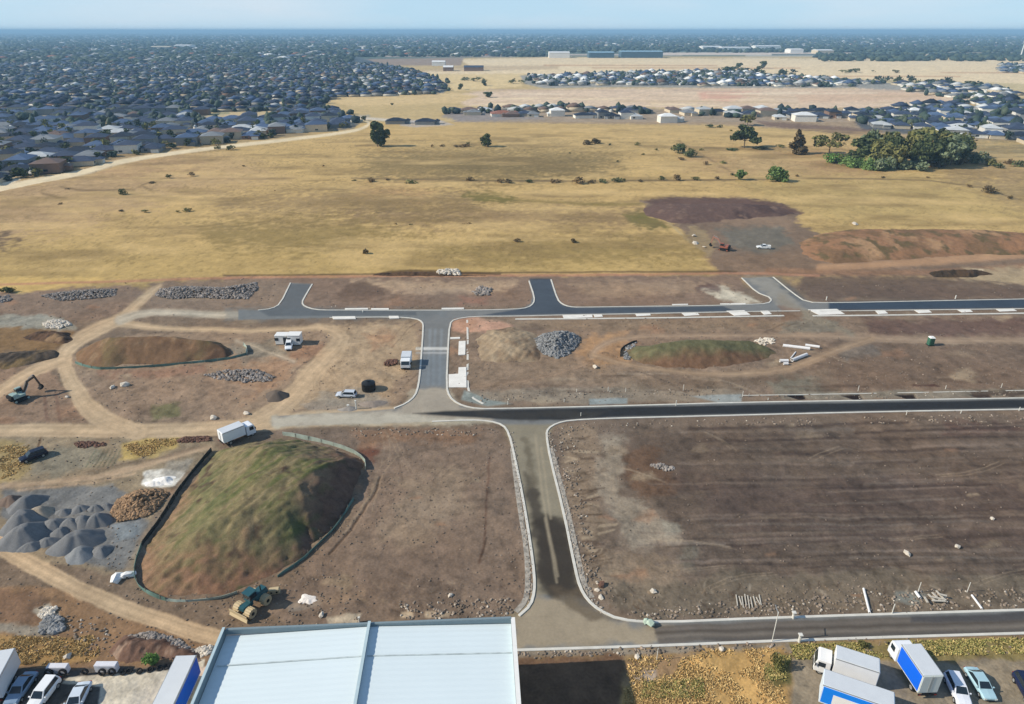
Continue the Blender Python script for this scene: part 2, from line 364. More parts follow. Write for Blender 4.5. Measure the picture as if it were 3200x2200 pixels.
S([(2030, 640), (2090, 695), (2160, 760), (2230, 800), (2250, 850)], 5, (178, 165, 132), 3, .2, .8)
S([(2120, 440), (2230, 505), (2290, 540)], 5, (120, 100, 74), 3, .3, .6)
S(PALE, [24, 24, 22, 20, 19, 18, 16, 14, 12, 11, 10, 9, 8, 7, 6], (220, 204, 172), 3, .1, zone=TRK)
S([(-200, 600), (20, 572), (60, 556)], 14, (228, 220, 202), 3, .1)
# small tussocks and weeds on the grassland, by noise
tu = fbm(GX*.9, GY*.45, 3, 31); big = fbm(GX*.05, GY*.05, 2, 33)
k = (np.clip((tu-.28+big*.25)*5, 0, 1)*(ZN == GRS)*(PY > 430)*.42)[..., None]; CR[:] = CR*(1-k)+lin((118, 102, 56))*k
k = (np.clip((fbm(GX*.03, GY*.09, 4, 41)-.05)*2.2, 0, 1)*(ZN == GRS)*(PY > 400)*.6)[..., None]; CR[:] = CR*(1-k)+lin((132, 112, 70))*k
k = (np.clip((fbm(GX*.02+3, GY*.06, 4, 43)-.1)*2.4, 0, 1)*(ZN == GRS)*(PY > 400)*.55)[..., None]; CR[:] = CR*(1-k)+lin((208, 180, 122))*k
# ---- excavated area and orange bank, right
P([(2000, 628), (2090, 616), (2320, 618), (2440, 636), (2506, 664), (2480, 690), (2560, 730), (2600, 790), (RR, 800), (RR, 870), (2260, 862), (2230, 830), (2190, 770), (2110, 700), (2040, 660)], (128, 108, 92), 7, .6, zone=GND)
P([(2010, 628), (2090, 617), (2320, 618), (2440, 637), (2506, 664), (2420, 676), (2280, 690), (2160, 702), (2090, 672)], (104, 80, 72), 7, .6)
P([(2270, 655), (2400, 662), (2490, 690), (2460, 715), (2300, 710), (2240, 695)], (148, 124, 104), 12, .8, .8)
P([(2240, 716), (2440, 706), (2480, 760), (2400, 800), (2280, 770)], (112, 108, 100), 10, .7, .9)
P([(2200, 800), (2500, 790), (2600, 830), (2540, 858), (2250, 858)], (132, 108, 88), 8, .6, .8)
P([(2160, 700), (2200, 718), (2240, 760), (2210, 800), (2150, 740)], (158, 138, 104), 8, .6, .8)
S([(2560, 838), (2800, 824), (3100, 802), (3400, 780)], 24, (176, 138, 104), 8, .4, .9, zone=TRK)
S([(2400, 845), (2640, 856), (2950, 850), (3250, 828)], 18, (150, 112, 84), 8, .4, .7)
P([(3000, 842), (3140, 834), (RR, 820), (RR, 900), (2960, 900)], (178, 158, 128), 10, .6, .8)
P([(3010, 846), (3070, 842), (3060, 856), (3000, 858)], (226, 208, 182), 4, .4)
S([(2960, 893), (3100, 898), (3300, 896)], 10, (196, 176, 150), 4, .3, .8)
P([(2520, 862), (2900, 866), (3100, 880), (3300, 900), (3300, 930), (2560, 935), (2480, 900)], (104, 86, 76), 8, .6, .9)
# ---- strips of soil round the upper roads
P([(700, 866), (2320, 858), (2330, 950), (700, 968)], (134, 112, 97), 5, .4)
P([(1100, 880), (1620, 878), (1600, 905), (1250, 912)], (178, 152, 126), 10, .9, .9)
P([(1240, 900), (1560, 900), (1500, 920), (1300, 922)], (172, 148, 126), 8, .9, .7)
P([(1760, 880), (2200, 878), (2280, 895), (2100, 925), (1850, 925)], (160, 136, 114), 12, .9, .8)
P([(2180, 900), (2240, 892), (2330, 925), (2370, 944), (2300, 950), (2240, 930)], (196, 188, 172), 5, .6, .9)
P([(2180, 888), (2250, 885), (2240, 912), (2170, 905)], (96, 72, 70), 8, .5, .8)
P([(1080, 890), (1140, 880), (1200, 905), (1190, 930), (1120, 935), (1040, 925)], (104, 84, 72), 10, .7, .7)
P([(1440, 925), (1530, 925), (1520, 945), (1440, 950)], (156, 112, 96), 8, .6, .6)
P([(480, 880), (810, 870), (905, 880), (870, 965), (480, 985), (430, 930)], (138, 118, 102), 8, .5)
P([(40, 905), (400, 895), (460, 900), (420, 960), (300, 1000), (L, 1000), (L, 930)], (136, 114, 98), 8, .5)
P([(L, 990), (160, 985), (230, 1010), (240, 1030), (120, 1050), (L, 1045)], (150, 146, 136), 6, .6)
P([(L, 1030), (90, 1022), (230, 1035), (215, 1075), (130, 1100), (L, 1150)], (134, 104, 68), 8, .7)
P([(L, 860), (120, 866), (330, 868), (300, 880), (100, 912), (L, 916)], (196, 168, 100), 6, .6)
# thin line: reddish access track under the grass edge
S([(-60, 892), (120, 885), (350, 880), (700, 868), (1200, 862), (2000, 858), (2330, 852), (2560, 862)], 7, (178, 130, 102), 3, .15, .85)
S([(700, 861), (1120, 857), (1400, 852), (2300, 848)], 5, (88, 70, 50), 2, .3, .8)
S([(1170, 858), (1240, 848), (1340, 850), (1560, 856)], [5, 10, 14, 5], (74, 54, 36), 3, .4, .8)
# ---- middle-left work area
P([(440, 1040), (1000, 1028), (1320, 1005), (1315, 1200), (1220, 1275), (600, 1330), (300, 1290), (200, 1120)], (152, 130, 110), 8, .6)
P([(1000, 1020), (1300, 1005), (1310, 1150), (1200, 1240), (880, 1290), (950, 1150), (1060, 1060)], (176, 152, 124), 14, 1., .9)
P([(1140, 1050), (1220, 1045), (1230, 1080), (1160, 1100)], (170, 128, 96), 12, .8, .6)
P([(940, 1080), (1020, 1070), (1010, 1120), (900, 1130)], (160, 118, 92), 10, .8, .6)
P([(640, 1160), (900, 1120), (960, 1130), (850, 1210), (760, 1260), (650, 1230)], (166, 128, 98), 14, .8, .6)
P([(230, 1180), (640, 1150), (800, 1220), (700, 1300), (360, 1310), (280, 1260)], (146, 124, 106), 12, .8, .8)
P([(300, 1160), (640, 1145), (640, 1170), (320, 1185)], (150, 108, 88), 8, .6, .5)
P([(480, 1270), (560, 1262), (560, 1300), (470, 1310)], (112, 112, 74), 8, .6, .8)
P([(720, 1085), (860, 1060), (900, 1110), (760, 1130)], (132, 128, 118), 10, .6, .7)
P([(930, 1260), (1060, 1240), (1200, 1250), (1230, 1280), (1000, 1300)], (148, 138, 128), 8, .6, .8)
P([(1000, 1225), (1150, 1210), (1180, 1240), (1120, 1275), (990, 1260)], (150, 142, 132), 8, .5, .7)
P([(L, 1160), (150, 1150), (230, 1250), (300, 1320), (L, 1330)], (144, 118, 98), 8, .6)
for p in ([(140, 1240), (150, 1310)], [(175, 1230), (190, 1315)]): S(p, 10, (118, 88, 74), 5, .2, .7)
# ---- upper right field between the roads
P([(1405, 1010), (1520, 985), (2500, 985), (RR, 975), (RR, 1235), (2320, 1255), (1500, 1268), (1415, 1200)], (136, 116, 100), 5, .5)
P([(1410, 1000), (1470, 990), (1560, 1000), (1600, 1020), (1540, 1040), (1450, 1040), (1410, 1030)], (196, 152, 130), 6, .6, .95)
P([(1450, 1120), (1900, 1110), (2100, 1160), (2000, 1210), (1480, 1215)], (144, 122, 102), 12, 1.2, .8)
P([(1560, 1000), (1900, 995), (2300, 1000), (2500, 1005), (2500, 1030), (1900, 1040), (1620, 1020)], (142, 122, 102), 8, .8, .8)
P([(1840, 1050), (1960, 1040), (1980, 1120), (1880, 1150), (1800, 1110)], (176, 138, 100), 14, .9, .8)
P([(1470, 1225), (2320, 1200), (2320, 1250), (1500, 1262)], (146, 134, 120), 6, .4, .8)
P([(2000, 1180), (2500, 1165), (2500, 1215), (2000, 1215)], (118, 100, 84), 10, 1.0, .7)
P([(2400, 1190), (2600, 1165), (2620, 1230), (2420, 1240)], (122, 120, 108), 12, .8, .7)
P([(2600, 1060), (RR, 1080), (RR, 1200), (2600, 1220), (2500, 1150)], (118, 98, 84), 14, .8, .8)
P([(2700, 1000), (RR, 985), (RR, 1050), (2700, 1050)], (104, 80, 74), 12, .8, .8)
P([(2480, 985), (2620, 1010), (2600, 1045), (2440, 1040)], (122, 118, 108), 10, .6, .8)
P([(2600, 1090), (2720, 1080), (2760, 1110), (2640, 1120)], (118, 114, 110), 10, .6, .5)
for k in range(26):
    x = R.uniform(1500, 3100); y = R.uniform(1160, 1230); S([(x, y), (x+R.uniform(40, 160), y+R.uniform(-3, 3))], R.uniform(3, 8), R.choice([(92, 74, 62), (156, 138, 120), (110, 90, 76)]), 4, .6, .6)
# excavated bays beside the black road, right
P([(2440, 1228), (3300, 1212), (3300, 1240), (2440, 1250)], (134, 126, 114), 4, .4, .9)
for x in (2450, 2625, 2795, 3030): P([(x, 1233), (x+60, 1231), (x+72, 1247), (x+48, 1249)], (40, 30, 28), 2, .15, 1, h=-.3)
P([(2845, 1202), (2920, 1200), (2935, 1208), (2850, 1208)], (82, 52, 44), 3, .3, .9)
P([(3030, 1222), (3300, 1220), (3300, 1236), (3040, 1238)], (80, 64, 56), 5, .4, .8)
P([(2160, 1236), (2318, 1232), (2318, 1256), (2250, 1260)], (152, 160, 164), 3, .1, .9)
P([(1840, 1246), (1960, 1244), (1960, 1262), (1840, 1264)], (146, 156, 160), 3, .1, .9)
P([(1450, 1220), (1530, 1250), (1600, 1262), (1520, 1270), (1440, 1250)], (136, 150, 152), 4, .2, .8)
# ---- lower fields
P([(1740, 1300), (RR, 1280), (RR, 1925), (2050, 1945), (1880, 1910), (1810, 1850), (1710, 1400)], (122, 106, 94), 8, .4)
P([(1960, 1340), (RR, 1330), (RR, 1850), (2200, 1830), (2080, 1640), (1980, 1500)], (103, 88, 78), 24, 1.5, .95)
P([(2100, 1500), (3000, 1480), (RR, 1560), (RR, 1700), (2300, 1700)], (94, 78, 72), 40, 1.5, .7)
P([(2960, 1320), (RR, 1310), (RR, 1360), (2960, 1360)], (100, 72, 66), 16, 1, .6)
P([(1870, 1360), (1960, 1350), (1970, 1480), (1960, 1560), (2060, 1640), (2130, 1660), (2110, 1700), (2000, 1720), (1920, 1680), (1880, 1560), (1880, 1440)], (150, 138, 124), 18, 1.5, .95)
P([(2060, 1630), (2110, 1640), (2120, 1670), (2070, 1680)], (152, 146, 134), 10, .8, .8)
P([(1960, 1420), (2060, 1400), (2100, 1540), (2020, 1580), (1980, 1500)], (112, 84, 64), 20, 1.2, .7)
P([(2120, 1700), (2170, 1720), (2150, 1790), (2090, 1780)], (112, 110, 100), 14, 1, .5)
P([(1740, 1320), (1860, 1330), (1880, 1700), (2100, 1760), (2150, 1850), (1900, 1880), (1830, 1820)], (140, 122, 104), 14, .8, .8)
for k in range(60):
    y = R.uniform(1350, 1780); x = 1760+(y-1400)*.2+R.uniform(-10, 60); S([(x, y), (x+R.uniform(12, 60), y+R.uniform(-14, 8))], R.uniform(2, 9), R.choice([(94, 78, 64), (172, 154, 132), (84, 68, 58)]), 3, .5, .7)
for k in range(150):                                       # scraper passes, long straight streaks
    y = R.uniform(1330, 1840); x = R.uniform(1980, 3200); ll = R.uniform(120, 700)
    S([(x, y), (x+ll, y-ll*R.uniform(.0, .04))], R.uniform(2.5, 9), R.choice([(70, 57, 53), (130, 114, 104), (78, 65, 58), (116, 100, 88), (122, 110, 102)]), 4, .25, R.uniform(.35, .75), mot=.2)
P([(1880, 1840), (2300, 1800), (RR, 1790), (RR, 1905), (2050, 1940), (1900, 1905)], (118, 106, 92), 16, 1, .85)
for k in range(120):
    x = R.uniform(1850, 3200); y = R.uniform(1820, 1915); S([(x, y), (x+R.uniform(-8, 24), y+R.uniform(4, 22))], R.uniform(3, 8), R.choice([(86, 72, 60), (164, 150, 134), (96, 78, 62), (150, 128, 104), (78, 62, 56)]), 3, .5, .6)
P([(2810, 1850), (2900, 1855), (2880, 1890), (2800, 1880)], (136, 142, 140), 8, .6, .7)
P([(850, 1350), (1560, 1335), (1600, 1420), (1640, 1600), (1660, 1850), (1610, 1920), (900, 1960), (820, 1900), (1080, 1640), (1150, 1460)], (128, 110, 97), 8, .4)
P([(1250, 1500), (1450, 1480), (1480, 1600), (1330, 1700), (1180, 1700)], (150, 132, 114), 30, 1.5, .7)
P([(1150, 1740), (1500, 1700), (1560, 1850), (1100, 1880)], (116, 100, 90), 30, 1.2, .6)
P([(1080, 1340), (1300, 1345), (1500, 1350), (1460, 1385), (1120, 1380)], (136, 106, 84), 14, .8, .8)
P([(1120, 1400), (1190, 1400), (1180, 1445), (1130, 1440)], (112, 72, 58), 12, .6, .9)
S([(1190, 1490), (1150, 1570), (1080, 1670), (1030, 1730)], 7, (84, 68, 56), 3, .2, .8, h=-.2)
S([(1180, 1490), (1140, 1570), (1070, 1665)], 8, (152, 134, 114), 4, .2, .6)
S([(1530, 1430), (1520, 1560), (1515, 1680), (1500, 1760)], 6, (100, 74, 62), 3, .3, .7)
S([(1520, 1680), (1505, 1740)], 6, (70, 54, 44), 3, .2, .8)
for k in range(46):
    x = R.uniform(1060, 1600); y = R.uniform(1790, 1915); S([(x, y), (x+R.uniform(-12, 30), y+R.uniform(2, 14))], R.uniform(4, 9), R.choice([(96, 80, 68), (152, 134, 116), (88, 72, 60)]), 4, .6, .5)
P([(1020, 1930), (1120, 1915), (1110, 1945), (1030, 1950)], (196, 184, 166), 6, .4, .8)
for x in (1255, 1330, 1370): P([(x, 1915), (x+36, 1912), (x+34, 1930), (x, 1932)], (196, 176, 150), 4, .3, .8)
P([(985, 1865), (925, 1880), (880, 1900), (900, 1915), (1000, 1885)], (142, 138, 134), 6, .4, .8)
# lower-left yard
P([(L, 1360), (640, 1360), (680, 1400), (560, 1500), (430, 1700), (410, 1800), (L, 1600)], (146, 130, 108), 8, .6)
P([(L, 1390), (90, 1380), (110, 1460), (60, 1510), (L, 1520)], (160, 138, 88), 12, .8, .8)
P([(390, 1390), (470, 1370), (560, 1368), (545, 1400), (440, 1435), (370, 1440)], (186, 160, 90), 9, .6, .9)
P([(420, 1400), (460, 1396), (470, 1420), (420, 1424)], (120, 96, 40), 8, .5, .7)
P([(110, 1400), (300, 1385), (330, 1440), (170, 1490), (90, 1480)], (132, 126, 112), 12, .7, .8)
for k in range(7): S([(265+k*14, 1460), (300+k*13, 1405)], 4, R.choice([(96, 104, 84), (120, 124, 104), (84, 88, 66)]), 3, .2, .7)
S([(235, 1385), (330, 1390)], 7, (92, 58, 44), 4, .6, .8); S([(140, 1350), (120, 1395)], 7, (96, 70, 48), 3, .3, .8)
P([(10, 1520), (340, 1520), (400, 1560), (470, 1640), (440, 1700), (380, 1790), (200, 1740), (80, 1690), (0, 1620)], (118, 120, 124), 12, .8, .95)
P([(350, 1640), (450, 1630), (420, 1690), (360, 1700)], (124, 134, 144), 10, .6, .8)
P([(450, 1478), (520, 1462), (575, 1480), (545, 1520), (500, 1528), (440, 1515)], (232, 230, 226), 5, .4, .95)
P([(520, 1440), (600, 1440), (560, 1500), (500, 1478)], (158, 152, 144), 8, .4, .7)
S([(580, 1500), (520, 1600), (440, 1700), (400, 1780)], 26, (150, 134, 118), 8, .3, .7)
P([(L, 1800), (200, 1840), (480, 1960), (650, 2010), (640, 2200), (L, 2300)], (142, 112, 84), 8, .5)
P([(L, 1820), (120, 1850), (170, 1900), (140, 1960), (L, 1960)], (126, 98, 78), 16, .8, .8)
P([(L, 1955), (60, 1950), (190, 1960), (160, 1990), (L, 2000)], (140, 136, 128), 8, .6, .8)
P([(120, 1905), (170, 1895), (215, 1935), (200, 1975), (140, 1965)], (176, 170, 158), 8, .6, .8)
P([(L, 1990), (180, 1990), (290, 1980), (310, 2060), (200, 2080), (L, 2080)], (172, 136, 82), 10, .8, .9)
P([(L, 2085), (190, 2085), (450, 2085), (640, 2060), (640, 2300), (L, 2300)], (92, 88, 86), 6, .3)
P([(193, 2133), (217, 2113), (377, 2104), (530, 2096), (560, 2070), (640, 2060), (610, 2300), (290, 2300), (314, 2145)], (206, 198, 184), 3, .1)
P([(620, 2090), (660, 2080), (640, 2130), (620, 2130)], (210, 190, 178), 4, .2)
# bottom right verge
P([(1610, 2035), (2500, 2003), (RR, 1960), (RR, 2330), (1600, 2330)], (150, 124, 88), 5, .3)
P([(1610, 2035), (2060, 2022), (2500, 2005), (2500, 2030), (2060, 2045), (1610, 2060)], (142, 132, 120), 6, .4, .9)
P([(2130, 2060), (2220, 2030), (2440, 2020), (2440, 2330), (1950, 2330), (1960, 2150), (2100, 2120)], (206, 164, 96), 14, .8, .9)
P([(1615, 2052), (1960, 2048), (1960, 2330), (1600, 2330)], (112, 84, 64), 14, .6, .95)  # soil painted darker where the warehouse casts its shadow
P([(1960, 2060), (2150, 2040), (2120, 2120), (1960, 2150)], (160, 128, 94), 12, .6, .8)
P([(2000, 2130), (2200, 2120), (2200, 2180), (2000, 2180)], (134, 124, 78), 16, .8, .8)
P([(1990, 2100), (2060, 2090), (2060, 2130), (1990, 2135)], (166, 150, 138), 8, .4, .9)
P([(2400, 2040), (2470, 2050), (2460, 2120), (2390, 2130)], (84, 90, 48), 12, .7, .8)
P([(2470, 2010), (RR, 1985), (RR, 2045), (2500, 2070)], (128, 116, 70), 9, .7, .9)
P([(2480, 2060), (2560, 2050), (2700, 2070), (RR, 2050), (RR, 2330), (2450, 2330)], (142, 132, 118), 8, .5, .95)
P([(3000, 2060), (3200, 2080), (3180, 2200), (3120, 2200)], (150, 134, 112), 20, .8, .6)
for k in range(90):
    x = R.uniform(880, 3150); y = R.choice([R.uniform(1340, 1900), R.uniform(1340, 1900), R.uniform(1010, 1230)]); a = R.uniform(-.5, .5) if x > 1700 else R.uniform(-2.2, -.6); ll = R.uniform(60, 260); b = a+R.uniform(-.5, .5)
    q = [(x, y), (x+math.cos(a)*ll*.5, y+math.sin(a)*ll*.4), (x+math.cos(a)*ll*.5+math.cos(b)*ll*.5, y+math.sin(a)*ll*.4+math.sin(b)*ll*.4)]
    if 1540 < x < 1860: continue
    cc = R.choice([(92, 76, 64), (158, 140, 120), (104, 88, 74)]); S(q, R.uniform(2.5, 4), cc, 2, .2, R.uniform(.3, .6)); S([(p[0]+R.uniform(16, 20), p[1]+6) for p in q], 3, cc, 2, .2, R.uniform(.3, .5))
for k in range(140):
    x = R.uniform(0, 3200); y = R.uniform(900, 1900)
    if 1540 < x < 1860 and y > 1300: continue
    w_ = R.uniform(12, 60); P([(x, y), (x+w_, y-w_*.15), (x+w_*1.4, y+w_*.2), (x+w_*.6, y+w_*.4), (x-w_*.2, y+w_*.25)], R.choice([(96, 80, 68), (150, 132, 112), (160, 120, 92), (110, 92, 76), (172, 154, 130)]), w_*.2, 1.0, R.uniform(.25, .6))
# ---- haul tracks (tan, compacted)
TAN = (190, 165, 134)
def track(pts, w, c=TAN, zone=TRK, st=.95, warp=.3):
    ww = w if hasattr(w, '__len__') else [w]*len(pts)
    S(pts, ww, c, 7, warp, st, zone=zone, smooth=.8, h=-.05)
    for o in (-.26, .02, .28):                             # wheel lines
        q = []
        for i in range(len(pts)):
            a = pts[max(i-1, 0)]; b = pts[min(i+1, len(pts)-1)]; dx, dy = b[0]-a[0], b[1]-a[1]; Ld = math.hypot(dx, dy) or 1
            q.append((pts[i][0]-dy/Ld*ww[i]*o, pts[i][1]+dx/Ld*ww[i]*o))
        S(q, min(ww)*.12+1, tuple(v*(.86 if o != .02 else 1.08) for v in c), 3, .15, .55)
track([(-300, 1352), (0, 1346), (260, 1344), (560, 1345), (700, 1336), (860, 1318), (1000, 1308), (1300, 1300)], [40, 40, 42, 44, 46, 46, 50, 60])
track([(430, 1350), (340, 1320), (286, 1288), (248, 1234), (215, 1185), (197, 1135), (198, 1105), (241, 1061), (301, 1031), (376, 1000), (430, 950), (474, 910), (500, 893)], [50, 60, 64, 52, 50, 50, 48, 44, 40, 36, 28, 22, 14])
track([(376, 1008), (480, 1024), (640, 1030), (800, 1034), (1000, 1022)], [28, 16, 14, 14, 16])
track([(1000, 1022), (1070, 1046), (1060, 1080), (1013, 1121), (938, 1215), (863, 1281), (788, 1318)], [20, 44, 56, 60, 60, 60, 46], st=.7)
track([(200, 1120), (75, 1170), (0, 1224), (-120, 1300)], [36, 38, 40, 50], st=.85)
track([(376, 1000), (440, 976), (560, 978), (660, 984), (760, 984)], [30, 20, 18, 20, 24], (184, 174, 158))
track([(740, 1064), (800, 1085), (860, 1108), (920, 1130)], [10, 10, 10, 14], (178, 164, 146), st=.6)
track([(-300, 1560), (-60, 1665), (60, 1745), (150, 1792), (300, 1864), (392, 1904), (520, 1950), (640, 1985), (760, 2010)], [70, 64, 58, 54, 52, 54, 56, 60, 60])
S([(0, 1518), (226, 1503), (400, 1470), (520, 1430), (658, 1396)], [14, 16, 20, 18, 12], (178, 152, 126), 8, .4, .8, zone=TRK)
S([(260, 1478), (489, 1432), (640, 1392)], 10, (118, 98, 82), 6, .4, .5)
S([(60, 1530), (250, 1516), (420, 1480)], 6, (190, 160, 132), 4, .4, .6)
track([(1845, 1113), (1870, 1080), (1953, 1052), (2350, 1047), (2588, 1050), (2700, 1056), (2900, 1063), (3300, 1068)], [20, 18, 12, 13, 18, 26, 20, 18], (156, 134, 114), st=.85)
track([(2720, 1060), (2640, 1085), (2545, 1121), (2437, 1162), (2260, 1172), (2082, 1158), (1953, 1136), (1850, 1110)], [22, 22, 22, 26, 16, 14, 14, 20], (158, 134, 110), st=.8)
track([(1430, 1215), (1700, 1185), (1850, 1130)], [10, 12, 14], (156, 130, 108), st=.5)
S([(700, 1905), (900, 1900), (1120, 1850)], 24, (156, 132, 110), 10, .5, .5)
# ---- roads
ASB, ASN = (96, 102, 108), (38, 40, 44)
RU = [(745, 968), (806, 969), (850, 964), (878, 950), (908, 884), (976, 887), (952, 925), (941, 946), (950, 957), (983, 967), (1032, 969), (1200, 969), (1470, 969), (1600, 966), (1640, 960), (1658, 948), (1663, 925), (1652, 876), (1722, 873), (1742, 936), (1755, 950), (1775, 957), (1802, 960), (2000, 957), (2200, 955), (2340, 951), (2385, 948), (2408, 941), (2402, 930), (2364, 914), (2316, 868), (2415, 866), (2476, 916), (2505, 936), (2540, 946), (2600, 946), (2900, 940), (3300, 932),
      (3300, 960), (2900, 965), (2600, 968), (2500, 970), (2350, 973), (2200, 976), (2000, 980), (1760, 984), (1600, 988), (1480, 988), (1420, 996), (1406, 1010), (1400, 1087), (1396, 1208), (1402, 1240), (1430, 1262), (1470, 1274), (1522, 1278), (1950, 1268), (2320, 1257), (2717, 1251), (3300, 1242), (3300, 1276), (2717, 1286), (2200, 1299), (1900, 1306), (1781, 1312), (1740, 1322), (1712, 1340), (1707, 1360), (1719, 1432), (1763, 1607), (1798, 1782), (1812, 1835), (1835, 1875), (1873, 1908), (1935, 1937), (2048, 1947), (2400, 1932), (3300, 1904), (3300, 1977), (2500, 2001), (2065, 2019), (1600, 2033), (1560, 2033), (1590, 1935), (1618, 1925), (1655, 1895), (1668, 1850), (1668, 1800), (1656, 1703), (1633, 1560), (1604, 1418), (1588, 1355), (1570, 1330), (1530, 1318), (1470, 1314), (1200, 1322), (900, 1330), (850, 1330), (850, 1300), (1150, 1284), (1230, 1277), (1270, 1262), (1297, 1240), (1307, 1205), (1312, 1150), (1322, 1020), (1318, 1004), (1300, 996), (1250, 991), (1020, 993), (745, 1000)]
P(RU, (118, 120, 120), 2.0, 0, zone=RD, smooth=1, mot=.06)
P([(700, 960), (1400, 968), (1400, 990), (700, 1002)], (108, 116, 120), 10, .3, .5)
P([(908, 886), (972, 888), (942, 942), (950, 962), (1300, 974), (1300, 985), (840, 988), (810, 972), (875, 955)], (76, 84, 92), 3, .1, .6)
P([(1655, 870), (1720, 870), (1742, 936), (1757, 953), (1802, 962), (2260, 957), (2300, 972), (1500, 986), (1610, 968), (1660, 955), (1668, 930)], (62, 74, 88), 3, .05, .9)
P([(2380, 866), (2440, 866), (2520, 936), (2490, 945), (2400, 880)], (84, 92, 98), 6, .1, .6)
P([(2590, 944), (3300, 932), (3300, 962), (2590, 970)], (50, 66, 84), 5, .05, .95)
for x in (1345, 1360, 1380): S([(x, 1030), (x-8, 1200)], 8, (134, 142, 148), 4, .1, .6)
P([(1300, 1085), (1402, 1085), (1402, 1094), (1300, 1094)], (206, 206, 202), 2, .1, .8)
P([(1300, 1100), (1402, 1100), (1402, 1106), (1300, 1106)], (170, 172, 172), 2, .1, .7)
P([(1310, 1110), (1398, 1110), (1395, 1205), (1305, 1205)], (110, 122, 132), 8, .1, .5)
P([(1290, 1215), (1400, 1215), (1440, 1270), (1560, 1290), (1500, 1325), (850, 1335), (850, 1300), (1250, 1280)], (160, 150, 134), 8, .3, .9)
P([(850, 1300), (1250, 1290), (1340, 1302), (1540, 1320), (1200, 1325), (850, 1332)], (182, 176, 160), 8, .3, .8)
P([(1290, 1292), (1400, 1284), (1560, 1281), (1950, 1272), (3300, 1246), (3300, 1273), (2717, 1284), (2200, 1296), (1900, 1303), (1750, 1312), (1560, 1310), (1400, 1300)], ASN, 4, .1, .97)
P([(1440, 1284), (1900, 1284), (1850, 1308), (1560, 1308)], (62, 60, 56), 8, .3, .6)
P([(1570, 1325), (1730, 1325), (1712, 1360), (1721, 1432), (1765, 1607), (1800, 1782), (1835, 1860), (1660, 1860), (1668, 1800), (1640, 1600), (1600, 1400)], (136, 128, 108), 6, .2, .95)
P([(1640, 1480), (1665, 1480), (1700, 1600), (1770, 1640), (1790, 1760), (1810, 1850), (1740, 1880), (1690, 1840), (1668, 1700), (1648, 1560)], (66, 60, 52), 14, .4, .9)
P([(1630, 1370), (1650, 1370), (1680, 1500), (1660, 1520)], (98, 90, 74), 10, .3, .7)
P([(1676, 1620), (1776, 1640), (1806, 1800), (1840, 1880), (1740, 1880), (1690, 1800)], (58, 52, 46), 14, .5, .8)
for p in ([(1672, 1360), (1690, 1500), (1712, 1650), (1745, 1800)], [(1690, 1400), (1706, 1500), (1722, 1620)], [(1704, 1620), (1730, 1760), (1742, 1820)]): S(p, 7, (158, 146, 122), 4, .1, .6)
P([(1600, 1930), (1680, 1860), (1800, 1880), (1940, 1950), (2100, 1960), (2060, 2010), (1610, 2028)], (156, 142, 118), 14, .4, .9)
P([(1720, 1840), (1810, 1840), (1870, 1910), (1950, 1945), (1860, 1940), (1780, 1910)], (92, 80, 64), 12, .3, .7)
P([(2040, 1955), (3300, 1912), (3300, 1975), (2500, 1998), (2060, 2012)], (98, 90, 82), 6, .2, .9)
for p, c in (([(2050, 1968), (2700, 1945), (3300, 1926)], (112, 104, 96)), ([(2050, 1978), (2700, 1958), (3300, 1938)], (76, 68, 60)), ([(2050, 1990), (2700, 1972), (3300, 1952)], (122, 114, 104)), ([(2200, 2000), (2800, 1982), (3300, 1966)], (80, 78, 76))): S(p, 7, c, 5, .15, .7)
P([(2850, 1925), (3300, 1908), (3300, 1936), (2850, 1945)], (62, 64, 70), 6, .2, .7)
# dirt dragged across the third side road and out over the field
P([(2330, 868), (2410, 868), (2470, 925), (2520, 965), (2560, 1000), (2500, 1000), (2440, 960), (2380, 905)], (146, 142, 132), 8, .3, .75)
S([(2440, 930), (2500, 975), (2570, 1005), (2660, 1045)], [26, 24, 22, 16], (138, 130, 116), 8, .4, .8)
P([(2440, 955), (2500, 965), (2510, 1005), (2450, 1000)], (128, 100, 80), 6, .4, .7)
for i in range(len(RU)):                                   # trimmed level strip beside every kerb
    a, b = RU[i], RU[(i+1) % len(RU)]; s = _sub(min(a[0], b[0])-40, max(a[0], b[0])+40, min(a[1], b[1])-40, max(a[1], b[1])+40)
    e, _ = seg_dist(PX[s], PY[s], a, b); SM[s] = np.maximum(SM[s], np.clip(1.6-e/(16+(PY[s]-900)*.012), 0, 1)*1.1)
SM = np.minimum(SM, 1.15)
# ---- overall soil noise & clods
soil = (ZN == GND) | (ZN == TRK)
near = np.clip((PY-600)/500, 0, 1)
n1 = fbm(GX*.08, GY*.08, 4, 51); n2 = fbm(GX*.9, GY*.9, 4, 55); n3 = fbm(GX*.25, GY*.25, 3, 58)
n5 = np.clip(fbm(GX*.5, GY*.5, 4, 66)-.12, 0, 1)*near*(ZN == GND)
CR *= (1+(.12*n1+.26*n2*near*(1-.5*SM)+.14*n3-.55*n5)*np.where(ZN == RD, .45, 1))[..., None]
CR[ZN == GND] *= np.array([.935, .92, .86]); CR[ZN == TRK] *= np.array([1.0, .98, .92]); CR[(ZN == GRS) & (PY > 380)] *= np.array([.99, .94, .85])
tint = fbm(GX*.05+7, GY*.05, 3, 61)*soil*np.clip((PY-850)/50, 0, 1)
CR[..., 0] *= 1+.07*tint; CR[..., 2] *= 1-.07*tint
